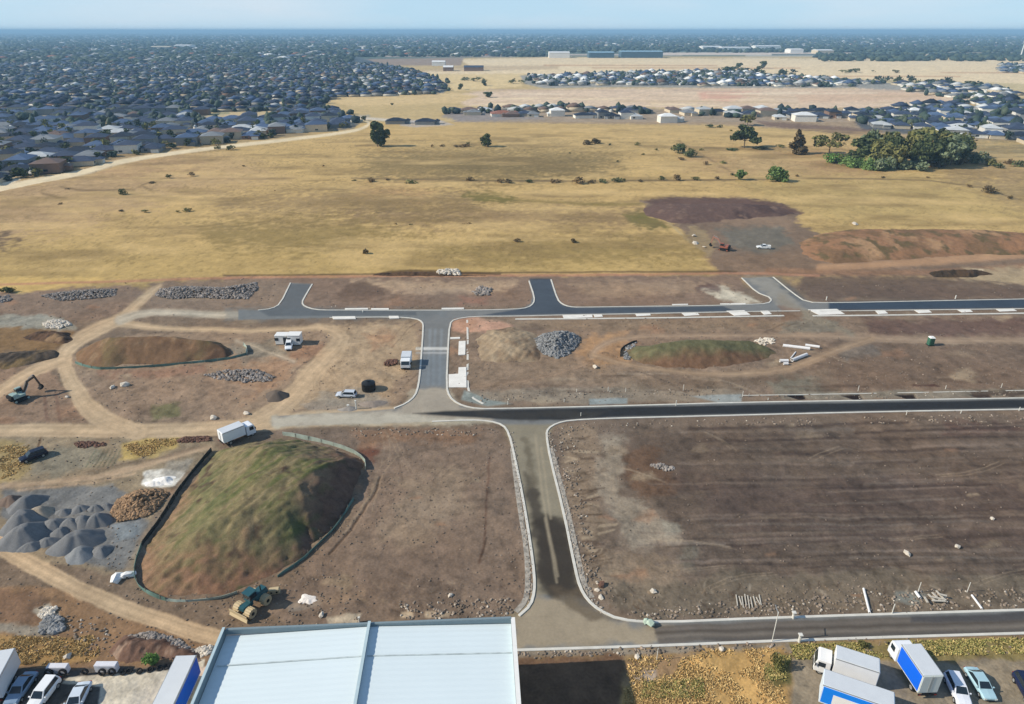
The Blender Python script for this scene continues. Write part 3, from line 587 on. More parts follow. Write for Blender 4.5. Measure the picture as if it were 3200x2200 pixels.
# relief
rough = np.where(ZN == GND, 1.0, np.where(ZN == TRK, .3, np.where(ZN == GRS, .35, .04)))*(1-.85*SM)*np.clip((PY-350)/200, 0, 1)
GZ += rough*(.075*fbm(GX*.8, GY*.8, 4, 71)+.04*fbm(GX*2.1, GY*2.1, 2, 75)+.22*fbm(GX*.22, GY*.22, 2, 77))
hill = (ZN == GRS)*np.clip((PY-430)/120, 0, 1)*np.clip((850-PY)/120, 0, 1)*np.clip((2000-PX)/300, 0, 1)
GZ += hill*(1.6*fbm(GX*.012, GY*.02, 3, 81))
KEEP = GZ.copy()
def gz(px, py):
    r = min(max(int(np.searchsorted(rows, py)), 0), len(rows)-1); c = min(max(int(np.searchsorted(cols, px)), 0), len(cols)-1); return float(GZ[r, c])
nr, nc = PX.shape
V = np.stack([GX, GY, GZ], -1).reshape(-1, 3); CF = CR.reshape(-1, 3)
idx = np.arange(nr*nc).reshape(nr, nc)
Q = np.stack([idx[1:, :-1], idx[1:, 1:], idx[:-1, 1:], idx[:-1, :-1]], -1).reshape(-1, 4)
qz = ZN[1:, :-1].reshape(-1)
far_z = (PY[1:, :-1] < 205).reshape(-1)
for zid, nm, fine, bmp in ((GND, "ground", .20, .05), (GRS, "grassland", .16, .04), (RD, "road", .10, .01), (TRK, "dirt_track", .12, .04)):
    q = Q[qz == zid]; u, inv = np.unique(q, return_inverse=True)
    me = npmesh(nm, V[u], inv.reshape(-1, 4), colmat("soil_"+nm, .95, fine, .5, 2.6, bmp), CF[u], smooth=True)
    tag(mkobj(nm, me), kind="structure")
mb = MB(); B0 = 62000
mb.add([(-B0, -3000, -1.2), (B0, -3000, -1.2), (B0, B0, -1.2), (-B0, B0, -1.2)], [(0, 1, 2, 3)])
tag(mb.obj("outer_ground", mat("outer_soil", A(140, 125, 98), .95, var=.25, nscale=.01)), kind="structure")
# ================================================================ KERBS, SLABS
M_CONC = mat("kerb_concrete", A(206, 204, 196), .85, var=.10, nscale=.6)
M_SLAB = mat("slab_concrete", A(226, 224, 218), .85, var=.08, nscale=.5)
M_WOOD = mat("grey_timber", A(150, 138, 122), .9)
M_DARK = mat("black_rubber", A(30, 30, 32), .85, var=.1)
M_STEEL = mat("galvanised_steel", A(176, 180, 182), .45, metal=.5, var=.06)
M_GLASS = mat("dark_glass", A(34, 46, 56), .12, var=.05, spec=.6)
M_WHITE = mat("white_paint", A(232, 233, 232), .4, var=.03)
def ribbon(name, pts, w, h, m, z=0.0, sm=1):
    pts = smooth_poly(pts, False, sm); ps = [g(*p) for p in pts]; mb = MB(); rings = []
    for i, p in enumerate(ps):
        d = (ps[min(i+1, len(ps)-1)]-ps[max(i-1, 0)]).normalized(); n = Vector((-d.y, d.x, 0))*w/2
        rings.append([p-n+Vector((0, 0, z-.15)), p+n+Vector((0, 0, z-.15)), p+n+Vector((0, 0, z+h)), p-n+Vector((0, 0, z+h))])
    mb.loft(rings); return mb.obj(name, m)
KERBS = [
 [(806, 970), (850, 965), (876, 950), (908, 884)], [(976, 888), (954, 925), (943, 946), (952, 958), (985, 968), (1032, 970), (1470, 970), (1610, 967), (1650, 962), (1668, 948), (1670, 928), (1653, 878)],
 [(1722, 874), (1742, 936), (1757, 951), (1780, 959), (1810, 961), (2000, 958), (2200, 956), (2340, 952), (2400, 949), (2412, 938), (2402, 928)], [(2402, 928), (2364, 914), (2318, 869)],
 [(2416, 866), (2476, 915), (2520, 945), (2600, 947), (2900, 941), (3300, 933)], [(1030, 993), (1240, 991), (1300, 996), (1320, 1006), (1323, 1022), (1314, 1150), (1308, 1205), (1297, 1238), (1270, 1261), (1232, 1276)],
 [(1760, 985), (1600, 989), (1480, 989), (1420, 998), (1405, 1012), (1400, 1087), (1395, 1208), (1404, 1240), (1430, 1262), (1470, 1275), (1522, 1279), (1950, 1269), (2320, 1258), (2717, 1252), (3300, 1243)],
 [(2500, 972), (2350, 974), (2200, 977), (2000, 981), (1760, 985)], [(2560, 973), (2900, 969), (3300, 964)],
 [(1350, 1318), (1470, 1313), (1530, 1316), (1572, 1328), (1590, 1353), (1606, 1418), (1635, 1560), (1658, 1703), (1670, 1800), (1670, 1850), (1658, 1893), (1622, 1925)],
 [(3300, 1278), (2717, 1288), (2200, 1301), (1900, 1308), (1781, 1314), (1740, 1323), (1712, 1340), (1707, 1360), (1719, 1432), (1763, 1607), (1798, 1782), (1812, 1835), (1835, 1875), (1873, 1908), (1935, 1937), (2048, 1947), (2400, 1932), (3300, 1904)],
 [(1613, 2033), (2065, 2019), (2500, 2001), (3300, 1977)]]
for k in KERBS: tag(ribbon("kerb", k, .42, .13, M_CONC), kind="structure")
# second, rougher edge strip on the side road (kerb backing with gravel)
M_GRAV = mat("grey_gravel", A(158, 152, 142), .95, var=.45, nscale=1.2, bump=.05)
for k in ([(1600, 1400), (1612, 1500), (1626, 1600), (1646, 1720), (1650, 1830), (1642, 1880), (1612, 1912)], [(1722, 1400), (1768, 1570), (1808, 1750), (1822, 1820), (1850, 1868)]):
    tag(ribbon("gravel_strip", k, .8, .05, M_GRAV), kind="structure")
def slab(quad, z=.09, m=None):
    mb = MB(); mb.prism([g(*p)[:2] for p in quad], -.05, z+(.12 if quad[0][0] < 1470 else 0)); return tag(mb.obj("pavement", m or M_SLAB), kind="structure")
SLABS = [[(1758, 986), (1850, 983), (1852, 992), (1762, 996)], [(1855, 984), (1880, 983), (1884, 990), (1858, 992)], [(1985, 981), (2030, 979), (2034, 986), (1990, 989)], [(2130, 979), (2178, 977), (2186, 985), (2140, 988)], [(2270, 972), (2325, 970), (2345, 984), (2295, 987)],
 [(2375, 972), (2400, 971), (2412, 982), (2388, 984)], [(2525, 968), (2615, 966), (2640, 982), (2560, 985)], [(2735, 972), (2765, 971), (2775, 980), (2745, 982)], [(2855, 969), (2900, 968), (2912, 977), (2872, 979)], [(2990, 968), (3030, 967), (3040, 975), (3006, 977)], [(3110, 966), (3165, 965), (3178, 972), (3125, 974)],
 [(1434, 1068), (1455, 1067), (1454, 1110), (1432, 1111)], [(1433, 1150), (1457, 1149), (1458, 1212), (1402, 1212), (1402, 1172), (1432, 1170)], [(1407, 1056), (1438, 1055), (1438, 1060), (1407, 1061)],
 [(1078, 965), (1150, 964), (1150, 968), (1078, 969)], [(1160, 965), (1215, 965), (1215, 969), (1160, 969)], [(1038, 991), (1110, 990), (1112, 998), (1042, 999)], [(1215, 989), (1245, 989), (1248, 996), (1218, 997)], [(1380, 964), (1450, 963), (1450, 967), (1380, 968)], [(2100, 951), (2150, 950), (2150, 953), (2100, 954)], [(2250, 949), (2330, 948), (2330, 951), (2250, 952)]]
for q in SLABS: slab(q)
tag(ribbon("pavement", [(1460, 1000), (1462, 1080), (1460, 1200), (1470, 1240), (1510, 1262)], .5, .06, M_CONC), kind="structure")
tag(ribbon("pavement", [(2320, 1236), (2700, 1230), (3300, 1218)], .25, .05, M_CONC), kind="structure")
tag(ribbon("pavement", [(1610, 998), (1900, 996), (2200, 992), (2450, 987)], .8, .12, M_CONC), kind="structure")
tag(ribbon("pavement", [(2540, 988), (2900, 984), (3300, 978)], .8, .12, M_CONC), kind="structure")
# ================================================================ MOUNDS
def mound(name, outline, Ht, slopes, cell, colfn, label, cat, lift=-.15, noise=.35, sm=1, soft=1.1):
    """outline: ground outline as photo points; slopes: rise per metre inward from each outline edge"""
    W = [tuple(g(*p)[:2]) for p in outline]; sl = list(slopes)
    xs = [p[0] for p in W]; ys = [p[1] for p in W]; x0, y0 = min(xs)-1, min(ys)-1
    X, Y = np.meshgrid(np.arange(x0, max(xs)+1, cell), np.arange(y0, max(ys)+1, cell), indexing='ij')
    wx = X+.9*fbm(X*.25, Y*.25, 3, 3); wy = Y+.9*fbm(X*.25+9, Y*.25, 3, 4)
    hmin = np.full(X.shape, 1e9); ins = inside(wx, wy, W)
    for i in range(len(W)):
        e, _ = seg_dist(wx, wy, W[i], W[(i+1) % len(W)]); hmin = np.minimum(hmin, e*sl[i % len(sl)])
    kq = 1.5; hh = -np.log(np.exp(-kq*np.minimum(hmin, 60))+np.exp(-kq*Ht))/kq; hh = np.maximum(hh, 0)
    nz = noise*(.2*fbm(X*.35, Y*.35, 3, 7)+.2*fbm(X*1.2, Y*1.2, 3, 8)+.14*fbm((X*.5+Y*.87)*.25, (X*.87-Y*.5)*1.6, 3, 28))*np.clip(hh*1.5, 0, 1)
    Z = np.where(ins, hh+nz, -.5)+lift
    keep = ins | (np.roll(ins, 1, 0) | np.roll(ins, -1, 0) | np.roll(ins, 1, 1) | np.roll(ins, -1, 1))
    idx = np.arange(X.size).reshape(X.shape)
    Qm = np.stack([idx[:-1, :-1], idx[1:, :-1], idx[1:, 1:], idx[:-1, 1:]], -1)
    kk = keep[:-1, :-1] & keep[1:, :-1] & keep[1:, 1:] & keep[:-1, 1:]
    q = Qm[kk]; u, inv = np.unique(q, return_inverse=True)
    px, py = topx(X, Y, np.maximum(Z, 0)); c = colfn(X, Y, px, py, hh/Ht)
    Vv = np.stack([X, Y, Z], -1).reshape(-1, 3)[u]; org = Vector((sum(xs)/len(xs), sum(ys)/len(ys), 0))
    Vv = Vv-np.array(org)
    o = mkobj(name, npmesh(name, Vv, inv.reshape(-1, 4), MATS.get("mound_soil") or colmat("mound_soil", .95, .22, .8, 4, .06), c.reshape(-1, 3)[u], True)); o.location = org
    return tag(o, label, cat)
def blend(base, lst):
    def fn(X, Y, px, py, hn):
        c = np.zeros(X.shape+(3,)); c[:] = lin(base)*GAIN
        for col, fr, thr, seed, sharp in lst:
            a = np.clip((fbm(X*fr, Y*fr*.6, 4, seed)-thr)*sharp, 0, 1)[..., None]; c = c*(1-a)+lin(col)*GAIN*a
        return c*(1+.14*fbm(X*1.1, Y*1.1, 3, 99)[..., None])
    return fn
def big_col(X, Y, px, py, hn):
    c = np.zeros(X.shape+(3,)); c[:] = lin((120, 110, 76))
    def mix(col, a):
        nonlocal c
        a = np.clip(a, 0, 1)[..., None]; c = c*(1-a)+lin(col)*a
    al, ac = X*.5+Y*.87, X*.87-Y*.5                        # along and across the old tipping streaks
    n = fbm(X*.12, Y*.07, 4, 2); st = fbm(al*.1, ac*.7, 4, 6); s2 = fbm(al*.22+8, ac*1.3, 4, 16); n3 = fbm(X*.9, Y*.9, 3, 13)
    mix((126, 104, 82), (px-850)/200+n*1.3+.15); mix((94, 98, 54), (st-.02)*3); mix((138, 124, 90), (s2-.15)*2)
    mix((86, 92, 54), np.exp(-(((px-900)/60)**2+((py-1640)/80)**2))*.9+n3*.4-.1); mix((96, 100, 62), np.exp(-(((px-640)/70)**2+((py-1560)/150)**2))*.8+st*.6-.1)
    mix((124, 92, 70), (py-1700)/120+n*1.1+n3*.6-.1); mix((138, 108, 82), np.clip(hn*-3+.9, 0, 1)*(px < 620)+n3*.4)
    mix((106, 82, 68), (px+.42*(py-1500)-985)/60+n3*.9); mix((90, 92, 58), (fbm(X*.25, Y*.25, 4, 23)-.2)*3*(py > 1650)); mix((84, 68, 54), (fbm(X*.6, Y*.6, 3, 29)-.25)*2.5)  # shaded right flank deepened by a darker soil colour
    return c*(1+.26*n3[..., None]+.2*fbm(X*2.2, Y*2.2, 2, 41)[..., None])
M1 = [(695, 1404), (770, 1385), (884, 1366), (1003, 1387), (1097, 1416), (1136, 1440), (1132, 1482), (1100, 1560), (1050, 1636), (985, 1700), (935, 1752), (860, 1798), (742, 1846), (677, 1864), (564, 1874), (478, 1860), (442, 1834), (430, 1770), (455, 1710), (518, 1622), (566, 1546), (612, 1480), (665, 1412)]
mound("soil_stockpile", M1, 5.8, [.55, .5, .5, .5, .7, .95, 1.0, 1.0, .9, .7, .55, .45, .42, .42, .4, .4, .42, .42, .42, .42, .42, .42, .45], .35, big_col, "huge grassed over soil stockpile ringed by silt fence, the largest mound", "stockpile", noise=1.3, soft=1.5)
M2 = [(236, 1142), (228, 1110), (262, 1086), (330, 1070), (640, 1066), (690, 1070), (716, 1092), (722, 1108), (700, 1122), (560, 1134), (330, 1148), (270, 1150)]
mound("soil_stockpile", M2, 4.6, [.5, .5, .6, .8, .6, .8, .9, .8, .62, .62, .62, .5], .35, blend((122, 94, 68), [((110, 98, 62), .15, .0, 3, 2.5), ((96, 72, 54), .2, .1, 9, 3), ((142, 116, 86), .5, .2, 19, 3)]), "long brown soil stockpile inside the loop of the dirt track", "stockpile")
M3 = [(1950, 1112), (1946, 1096), (1990, 1082), (2080, 1074), (2330, 1074), (2410, 1092), (2430, 1108), (2330, 1142), (2200, 1150), (2080, 1148), (2000, 1134)]
mound("soil_stockpile", M3, 4.2, [.5, .5, .6, .7, .7, .6, .45, .55, .6, .6, .5], .4, lambda X, Y, px, py, hn: (lambda a: (lin((100, 98, 68))*(1-a)+lin((114, 86, 64))*a)*(1+.4*fbm(X*.9, Y*.9, 3, 5)[..., None]))(np.clip((py-1100)/34+.3+1.1*fbm(X*.2, Y*.2, 4, 3), 0, 1)[..., None]), "green topped brown soil stockpile behind the concrete pipes", "stockpile")
mound("soil_stockpile", [(1486, 1100), (1480, 1060), (1520, 1030), (1610, 1018), (1680, 1040), (1700, 1090), (1690, 1130), (1580, 1138), (1500, 1130)], 1.9, [.3], .4, blend((150, 130, 104), [((118, 96, 74), .3, .1, 5, 3), ((166, 146, 118), .2, .1, 8, 3)]), "low tan soil heap beside the grey rock pile", "stockpile", noise=1.2)
mound("soil_stockpile", [(2500, 792), (2496, 760), (2540, 735), (2620, 722), (2900, 722), (3080, 724), (3230, 736), (3400, 770), (3400, 800), (3050, 796), (2800, 815), (2600, 826), (2540, 812)], 2.8, [.2, .25, .4, .5, .5, .4, .3, .3, .26, .26, .24, .2, .18], .6, blend((146, 108, 76), [((122, 94, 66), .12, .0, 3, 3), ((168, 132, 94), .1, .15, 8, 3), ((104, 88, 58), .3, .15, 12, 4)]), "wide orange earth bank rising below the far golden field", "earth bank", noise=.8, soft=1.5)
mound("soil_stockpile", [(-60, 1150), (-60, 1110), (60, 1096), (160, 1092), (190, 1100), (170, 1120), (60, 1146), (0, 1158)], 2.0, [.5], .35, blend((90, 78, 66), [((66, 58, 50), .4, 0, 3, 4), ((124, 102, 66), .3, .1, 9, 3)]), "dark scrubby soil heap at the left edge below the bend", "stockpile", noise=1.4)
mound("soil_stockpile", [(60, 1056), (120, 1034), (220, 1040), (236, 1056), (215, 1072), (140, 1076)], 1.9, [.5], .35, blend((96, 72, 54), [((60, 48, 40), .5, 0, 3, 4), ((140, 112, 80), .4, .1, 9, 3)]), "small dark brown soil heap beside the pale rubble, left", "stockpile", noise=1.6)
mound("soil_stockpile", [(330, 2040), (380, 1985), (450, 1978), (530, 1990), (620, 2030), (640, 2060), (600, 2080), (480, 2075), (380, 2080)], 2.6, [.5, .6, .6, .6, .7, .8, .7, .5, .5], .22, blend((110, 84, 70), [((72, 52, 44), .5, 0, 3, 3), ((150, 126, 108), .7, .15, 9, 4)]), "reddish brown rubble strewn bank above the concrete yard", "earth bank", noise=1.6)
mound("soil_stockpile", [(2010, 672), (2006, 650), (2040, 640), (2310, 640), (2440, 650), (2500, 672), (2420, 680), (2280, 688), (2160, 700), (2090, 696)], 2.2, [.2, .3, .5, .5, .4, .2, .2, .2, .2, .2], .8, blend((102, 80, 72), [((82, 64, 60), .1, .1, 5, 3), ((122, 98, 84), .3, .2, 8, 3)]), "broad dark purple brown earth bank behind the excavators", "earth bank", noise=.8)
mound("soil_stockpile", [(1150, 862), (1180, 853), (1260, 848), (1340, 850), (1400, 858), (1560, 860), (1560, 864), (1300, 866)], 1.2, [.5], .4, blend((88, 66, 46), [((60, 46, 34), .4, 0, 3, 4)]), "thin dark spoil ridge along the grass edge, middle", "earth bank", noise=1)
mound("soil_stockpile", [(2900, 852), (2950, 844), (3060, 846), (3110, 856), (3040, 868), (2920, 866)], 1.8, [.6], .4, blend((84, 66, 48), [((60, 50, 38), .4, 0, 3, 4)]), "small dark spoil heap at the foot of the orange bank", "stockpile", noise=1.2)
# ---- gravel heaps
M_HEAP = {}
def heap(px, py, rpx, hf, col, label, group=None, sy=.8, rz=0, cat="gravel heap", name="gravel_heap", seed=0, noise=.12):
    c = g(px, py); rr = rpx/ppm(py); ht = rr*hf; n = 40; V_, F_ = [], []
    X = []; 
    for j in range(15):
        t = j/14
        for i in range(n):
            a = 2*math.pi*i/n; X.append((t, a))
    T = np.array(X); ang = T[:, 1]; ra = 1+.13*np.sin(ang*2+seed)+.1*np.sin(ang*3+seed*1.7)+.05*np.sin(ang*7+seed*.7)
    x = T[:, 0]*np.cos(ang)*rr*ra; y = T[:, 0]*np.sin(ang)*rr*sy*ra
    prof = np.sqrt((1.04-T[:, 0])**2+.0)-.04*1.0; prof = np.minimum(prof, .80-.55*T[:, 0]**2+.0) if True else prof; prof = np.minimum(prof, 1.0-T[:, 0])
    z = ht*prof+noise*rr*.35*fbm(x*.7+seed*3, y*.7, 3, 3)*(1-T[:, 0])**.3-.12*T[:, 0]
    ca, sa = math.cos(rz), math.sin(rz); x, y = x*ca-y*sa, x*sa+y*ca
    Fq = np.array([(j*n+i, j*n+(i+1) % n, (j+1)*n+(i+1) % n, (j+1)*n+i) for j in range(14) for i in range(n)])
    cc = np.tile(lin(col), (len(x), 1))*(1+.1*fbm(x*2, y*2, 3, 11)[:, None])
    if "heap_grit" not in MATS: colmat("heap_grit", .95, .16, 1.5, 7, .03)
    o = mkobj(name, npmesh(name, np.stack([x, y, z], -1), Fq, MATS["heap_grit"], cc, True)); o.location = c
    return tag(o, label, cat, group)
GR = (116, 118, 121)
HEAPS = [(86, 1572, 48, .55, GR, "grey gravel heap farthest back in the left cluster"), (36, 1566, 40, .5, (112, 96, 86), "brown soil heap at the back left of the gravel cluster"), (126, 1600, 38, .55, (150, 140, 126), "pale brown topped heap among the grey gravel heaps"),
 (74, 1630, 62, .6, GR, "large grey gravel heap, second from the front at the frame edge"), (78, 1676, 64, .62, GR, "largest grey gravel heap beside the curving track"), (170, 1636, 36, .5, GR, "low grey gravel heap between the large ones and the centre"), (150, 1690, 30, .45, GR, "flattened grey gravel heap in front of the cluster centre"),
 (222, 1636, 34, .6, GR, "grey gravel heap left of the pair of round cones"), (262, 1632, 36, .7, GR, "round grey gravel cone left of the last cone"), (306, 1626, 38, .7, GR, "round grey gravel cone nearest the brown log pile"), (244, 1692, 66, .55, GR, "broad grey gravel heap in the front middle of the cluster"),
 (98, 1706, 32, .5, GR, "small grey gravel heap beside the track, front left"), (250, 1728, 44, .42, (128, 132, 136), "low grey gravel heap at the front of the cluster"), (318, 1718, 32, .45, GR, "small dark sided grey heap at the front right"),
 (252, 1588, 28, .5, GR, "small grey gravel heap at the back middle"), (300, 1588, 24, .6, GR, "small steep grey gravel heap behind the round cones"), (336, 1582, 22, .6, GR, "smallest grey heap at the back right beside the logs"), (200, 1598, 24, .5, GR, "small grey gravel heap left of the back middle heap"), (190, 1660, 30, .5, GR, "grey gravel ridge behind the broad front heap")]
for i, (x, y, r, hf, c, lb) in enumerate(HEAPS): heap(x, y+4, r*1.18, hf*1.2, c, lb, "gravel heaps in the yard", sy=R.uniform(.7, .95), rz=R.uniform(-.6, .6), seed=i*1.3)
heap(866, 1238, 42, .55, (98, 88, 80), "dark grey gravel heap beside the dusty loop track", sy=.8, seed=4)
heap(516, 1502, 44, .2, (236, 234, 230), "bright white sand heap against the silt fence", cat="sand heap", name="sand_heap", sy=.7, seed=2, noise=.5)
heap(482, 1512, 34, .22, (236, 234, 230), "white sand spill joining the bright white heap", cat="sand heap", name="sand_heap", sy=.6, seed=8, noise=.5)
heap(962, 1872, 34, .16, (232, 224, 216), "pale white sand heap beside the compactor", cat="sand heap", name="sand_heap", sy=.85, seed=5, noise=.5)
heap(1088, 1278, 34, .3, (148, 142, 136), "low grey gravel heap beside the pale junction", sy=.5, seed=6)
heap(1165, 1262, 44, .25, (142, 130, 120), "low brown heap behind the pale road, right of the marker posts", cat="soil heap", name="soil_heap", sy=.6, seed=7)
# ---- rock and rubble piles
def rockpile(name, poly, n, rmin, rmax, ht, m, label, cat, mound_h=0, seed=1, kind=None):
    rr = random.Random(seed); mb = MB(); W = [tuple(g(*p)[:2]) for p in poly]; cx = sum(p[0] for p in W)/len(W); cy = sum(p[1] for p in W)/len(W)
    xs = [p[0] for p in W]; ys = [p[1] for p in W]; k = 0; tries = 0
    while k < n and tries < n*400:
        tries += 1; x = rr.uniform(min(xs), max(xs)); y = rr.uniform(min(ys), max(ys))
        if not inside(np.array([x]), np.array([y]), W)[0]: continue
        d = min(seg_dist(x, y, W[i], W[(i+1) % len(W)])[0] for i in range(len(W)))
        z = min(d*ht, 2.4)*rr.uniform(.5, 1.0) if ht else 0
        r = rr.uniform(rmin, rmax); mb.rock((x-cx, y-cy, z+r*.25), r, rr); k += 1
    o = mb.obj(name, m); o.location = (cx, cy, 0); return tag(o, label, cat, kind=kind)
M_RKG = mat("bluestone", A(128, 130, 132), .9, var=.45, nscale=.9, bump=.05)
M_RKD = mat("dark_basalt", A(138, 130, 124), .9, var=.6, nscale=.8, bump=.05)
M_RKE = mat("edge_stones", A(158, 148, 136), .95, var=.4, nscale=.8)
M_RKB = mat("brown_rubble", A(150, 120, 88), .9, var=.5, nscale=1.1, bump=.05)
M_RKP = mat("pale_limestone", A(205, 196, 182), .9, var=.25, nscale=1.0)
M_RKR = mat("red_brick_rubble", A(104, 74, 60), .9, var=.4, nscale=1.1)
rockpile("rock_pile", [(1672, 1062), (1700, 1045), (1740, 1040), (1790, 1044), (1812, 1056), (1800, 1085), (1775, 1110), (1740, 1122), (1700, 1110), (1680, 1090)], 1300, .22, .55, .55, M_RKG, "large heap of blue grey broken rock right of the tan soil heap", "rock pile", seed=2)
rockpile("rock_pile", [(346, 1600), (372, 1560), (430, 1535), (500, 1530), (524, 1545), (500, 1580), (470, 1610), (420, 1622), (370, 1628)], 1000, .2, .46, .5, M_RKB, "orange brown rubble heap in front of the white sand", "rubble pile", seed=3)
rockpile("rock_pile", [(484, 925), (500, 905), (560, 896), (700, 900), (800, 884), (806, 900), (775, 935), (700, 935), (600, 930), (540, 936)], 1500, .2, .55, .3, M_RKD, "long dark boulder pile behind the track, left of the first side road", "rock pile", seed=4)
rockpile("rock_pile", [(130, 925), (180, 915), (300, 905), (365, 905), (360, 925), (280, 935), (180, 940)], 700, .2, .5, .25, M_RKD, "boulder row in front of the grass edge, left of the track fork", "rock pile", seed=5)
rockpile("rock_pile", [(-60, 930), (30, 925), (36, 940), (0, 948), (-60, 950)], 120, .3, .6, .25, M_RKD, "grey boulders at the far left edge", "rock pile", seed=6)
rockpile("rock_pile", [(640, 1172), (700, 1158), (800, 1155), (862, 1178), (850, 1192), (760, 1196), (670, 1186)], 420, .2, .45, .12, M_RKD, "loose scatter of grey boulders inside the track loop", "rock pile", seed=7)
rockpile("rock_pile", [(135, 1012), (160, 1000), (205, 1002), (225, 1018), (190, 1028), (145, 1026)], 260, .25, .5, .3, M_RKP, "pale rubble heap beside the track, upper left", "rubble pile", seed=8)
rockpile("rock_pile", [(1474, 916), (1500, 896), (1536, 903), (1528, 922), (1490, 924)], 90, .4, .8, .1, M_RKD, "few dark boulders on the strip behind the upper road", "rock pile", seed=9)
rockpile("rock_pile", [(2032, 1455), (2060, 1448), (2112, 1462), (2108, 1474), (2060, 1470)], 70, .15, .42, .1, M_RKD, "short row of grey boulders on the dark graded field", "rock pile", seed=10)
rockpile("rock_pile", [(2356, 1066), (2380, 1056), (2420, 1058), (2420, 1074), (2380, 1080)], 110, .2, .45, .1, M_RKP, "pale rubble scatter behind the green topped stockpile", "rubble pile", seed=11)
rockpile("rock_pile", [(555, 1376), (580, 1366), (655, 1366), (660, 1378), (600, 1384), (560, 1384)], 200, .18, .4, .4, M_RKR, "row of red brown rubble left of the parked white lorry", "rubble pile", seed=12)
rockpile("rock_pile", [(232, 1388), (260, 1380), (330, 1385), (330, 1396), (250, 1400)], 90, .2, .4, .2, M_RKR, "small dark red rubble row in the rough yard", "rubble pile", seed=13)
rockpile("rock_pile", [(125, 1955), (150, 1925), (195, 1935), (205, 1965), (170, 1980), (130, 1980)], 200, .15, .5, .3, M_RKG, "broken grey concrete lumps above the golden weeds", "rubble pile", seed=14)
rockpile("rock_pile", [(120, 1915), (150, 1898), (178, 1900), (165, 1925), (130, 1935)], 110, .15, .4, .25, M_RKP, "pale chalky rubble left of the haul track bend", "rubble pile", seed=15)
rockpile("rock_pile", [(400, 1990), (470, 1975), (560, 2000), (620, 2045), (560, 2050), (470, 2025)], 420, .12, .34, .5, M_RKD, "brown stones spilling over the bank above the yard", "rubble pile", seed=16)
rockpile("rock_pile", [(612, 2035), (640, 2020), (664, 2024), (660, 2040), (630, 2055)], 95, .15, .4, .3, M_RKP, "pale stones between the blue trailer and the warehouse", "rubble pile", seed=17)
rockpile("rock_pile", [(1590, 1350), (1604, 1350), (1660, 1700), (1672, 1840), (1650, 1900), (1640, 1900), (1648, 1800), (1630, 1640)], 240, .06, .22, .05, M_RKE, "line of grey stones behind the left kerb of the side road", "rubble pile", seed=18, kind="stuff")
rockpile("rock_pile", [(1706, 1345), (1722, 1345), (1770, 1540), (1812, 1740), (1850, 1860), (1900, 1915), (1880, 1920), (1820, 1850), (1770, 1640)], 330, .06, .22, .05, M_RKE, "line of grey stones behind the right kerb of the side road", "rubble pile", seed=19, kind="stuff")
rockpile("rock_pile", [(1950, 1122), (1955, 1086), (1990, 1072), (1975, 1100), (1965, 1124)], 110, .2, .5, .1, M_RKG, "grey stones at the left tip of the green topped stockpile", "rubble pile", seed=20)
rockpile("rock_pile", [(1366, 860), (1370, 844), (1434, 844), (1440, 860)], 100, .4, .8, .3, M_RKP, "white rock row on the dark spoil ridge at the grass edge", "rubble pile", seed=21)
for px, py, r, m, lb, grp in ((353, 1212, .8, M_RKP, "round pale pink boulder left of its pair inside the loop", None), (392, 1206, 1.0, M_RKP, "long pale boulder right of the round one inside the loop", None), (375, 1812, .0, M_RKP, "", None), (211, 1242, .5, M_RKP, "pale stone beside the excavator's track bend", None), (1408, 1862, .45, M_RKP, "lone pale stone in front of the warehouse back", None), (1005, 1924, .5, M_RKP, "pale stone left of the concrete scraps", None),
                               (1860, 1148, .7, M_RKP, "lone white boulder on the tan patch", None), (667, 1308, .9, M_RKP, "flat pale stone above the white lorry", None), (770, 1294, .7, M_RKP, "flat pale stone right of the lorry, farther back", None), (2834, 1732, .7, M_RKP, "largest white stone on the dark graded field", None), (2992, 1710, .5, M_RKP, "white stone right of the largest one on the dark field", None), (3100, 1622, .45, M_RKP, "small white stone on the dark field near the right edge", None), (2042, 1850, .5, M_RKP, "white stone on the field corner near the bend", None), (1878, 1868, .5, M_RKP, "pale stone inside the kerb curve", None), (1866, 1845, .45, M_RKP, "smaller pale stone inside the kerb curve", None),
                               (1880, 1830, .6, M_RKR, "red rubble lump inside the kerb curve", None), (1990, 2055, .45, M_RKP, "yellowish stone on the verge beside the shadow", None), (2255, 2031, .5, M_RKP, "white stone on the verge below the lower kerb", None), (42, 2048, .5, M_RKP, "pale stone above the white lorry at the corner", None), (213, 2052, .5, M_RKP, "pale stone in the golden weeds", None)):
    if r == 0: continue
    mb = MB(); mb.rock((0, 0, r*.3), r); o = mb.obj("boulder", m); o.location = g(px, py); tag(o, lb, "boulder")
# white concrete lumps beside the fence end
for i, (px, py, dx, lb) in enumerate(((398, 1800, 1.6, "white concrete lump touching the silt fence bend"), (366, 1808, 1.9, "white concrete lump left of the one at the fence bend"))):
    mb = MB(); mb.rock((0, 0, .3), dx*.6, flat=.5); mb.rock((.7, .2, .2), dx*.4, flat=.5); o = mb.obj("concrete_lump", M_WHITE); o.location = g(px, py); tag(o, lb, "concrete lump")
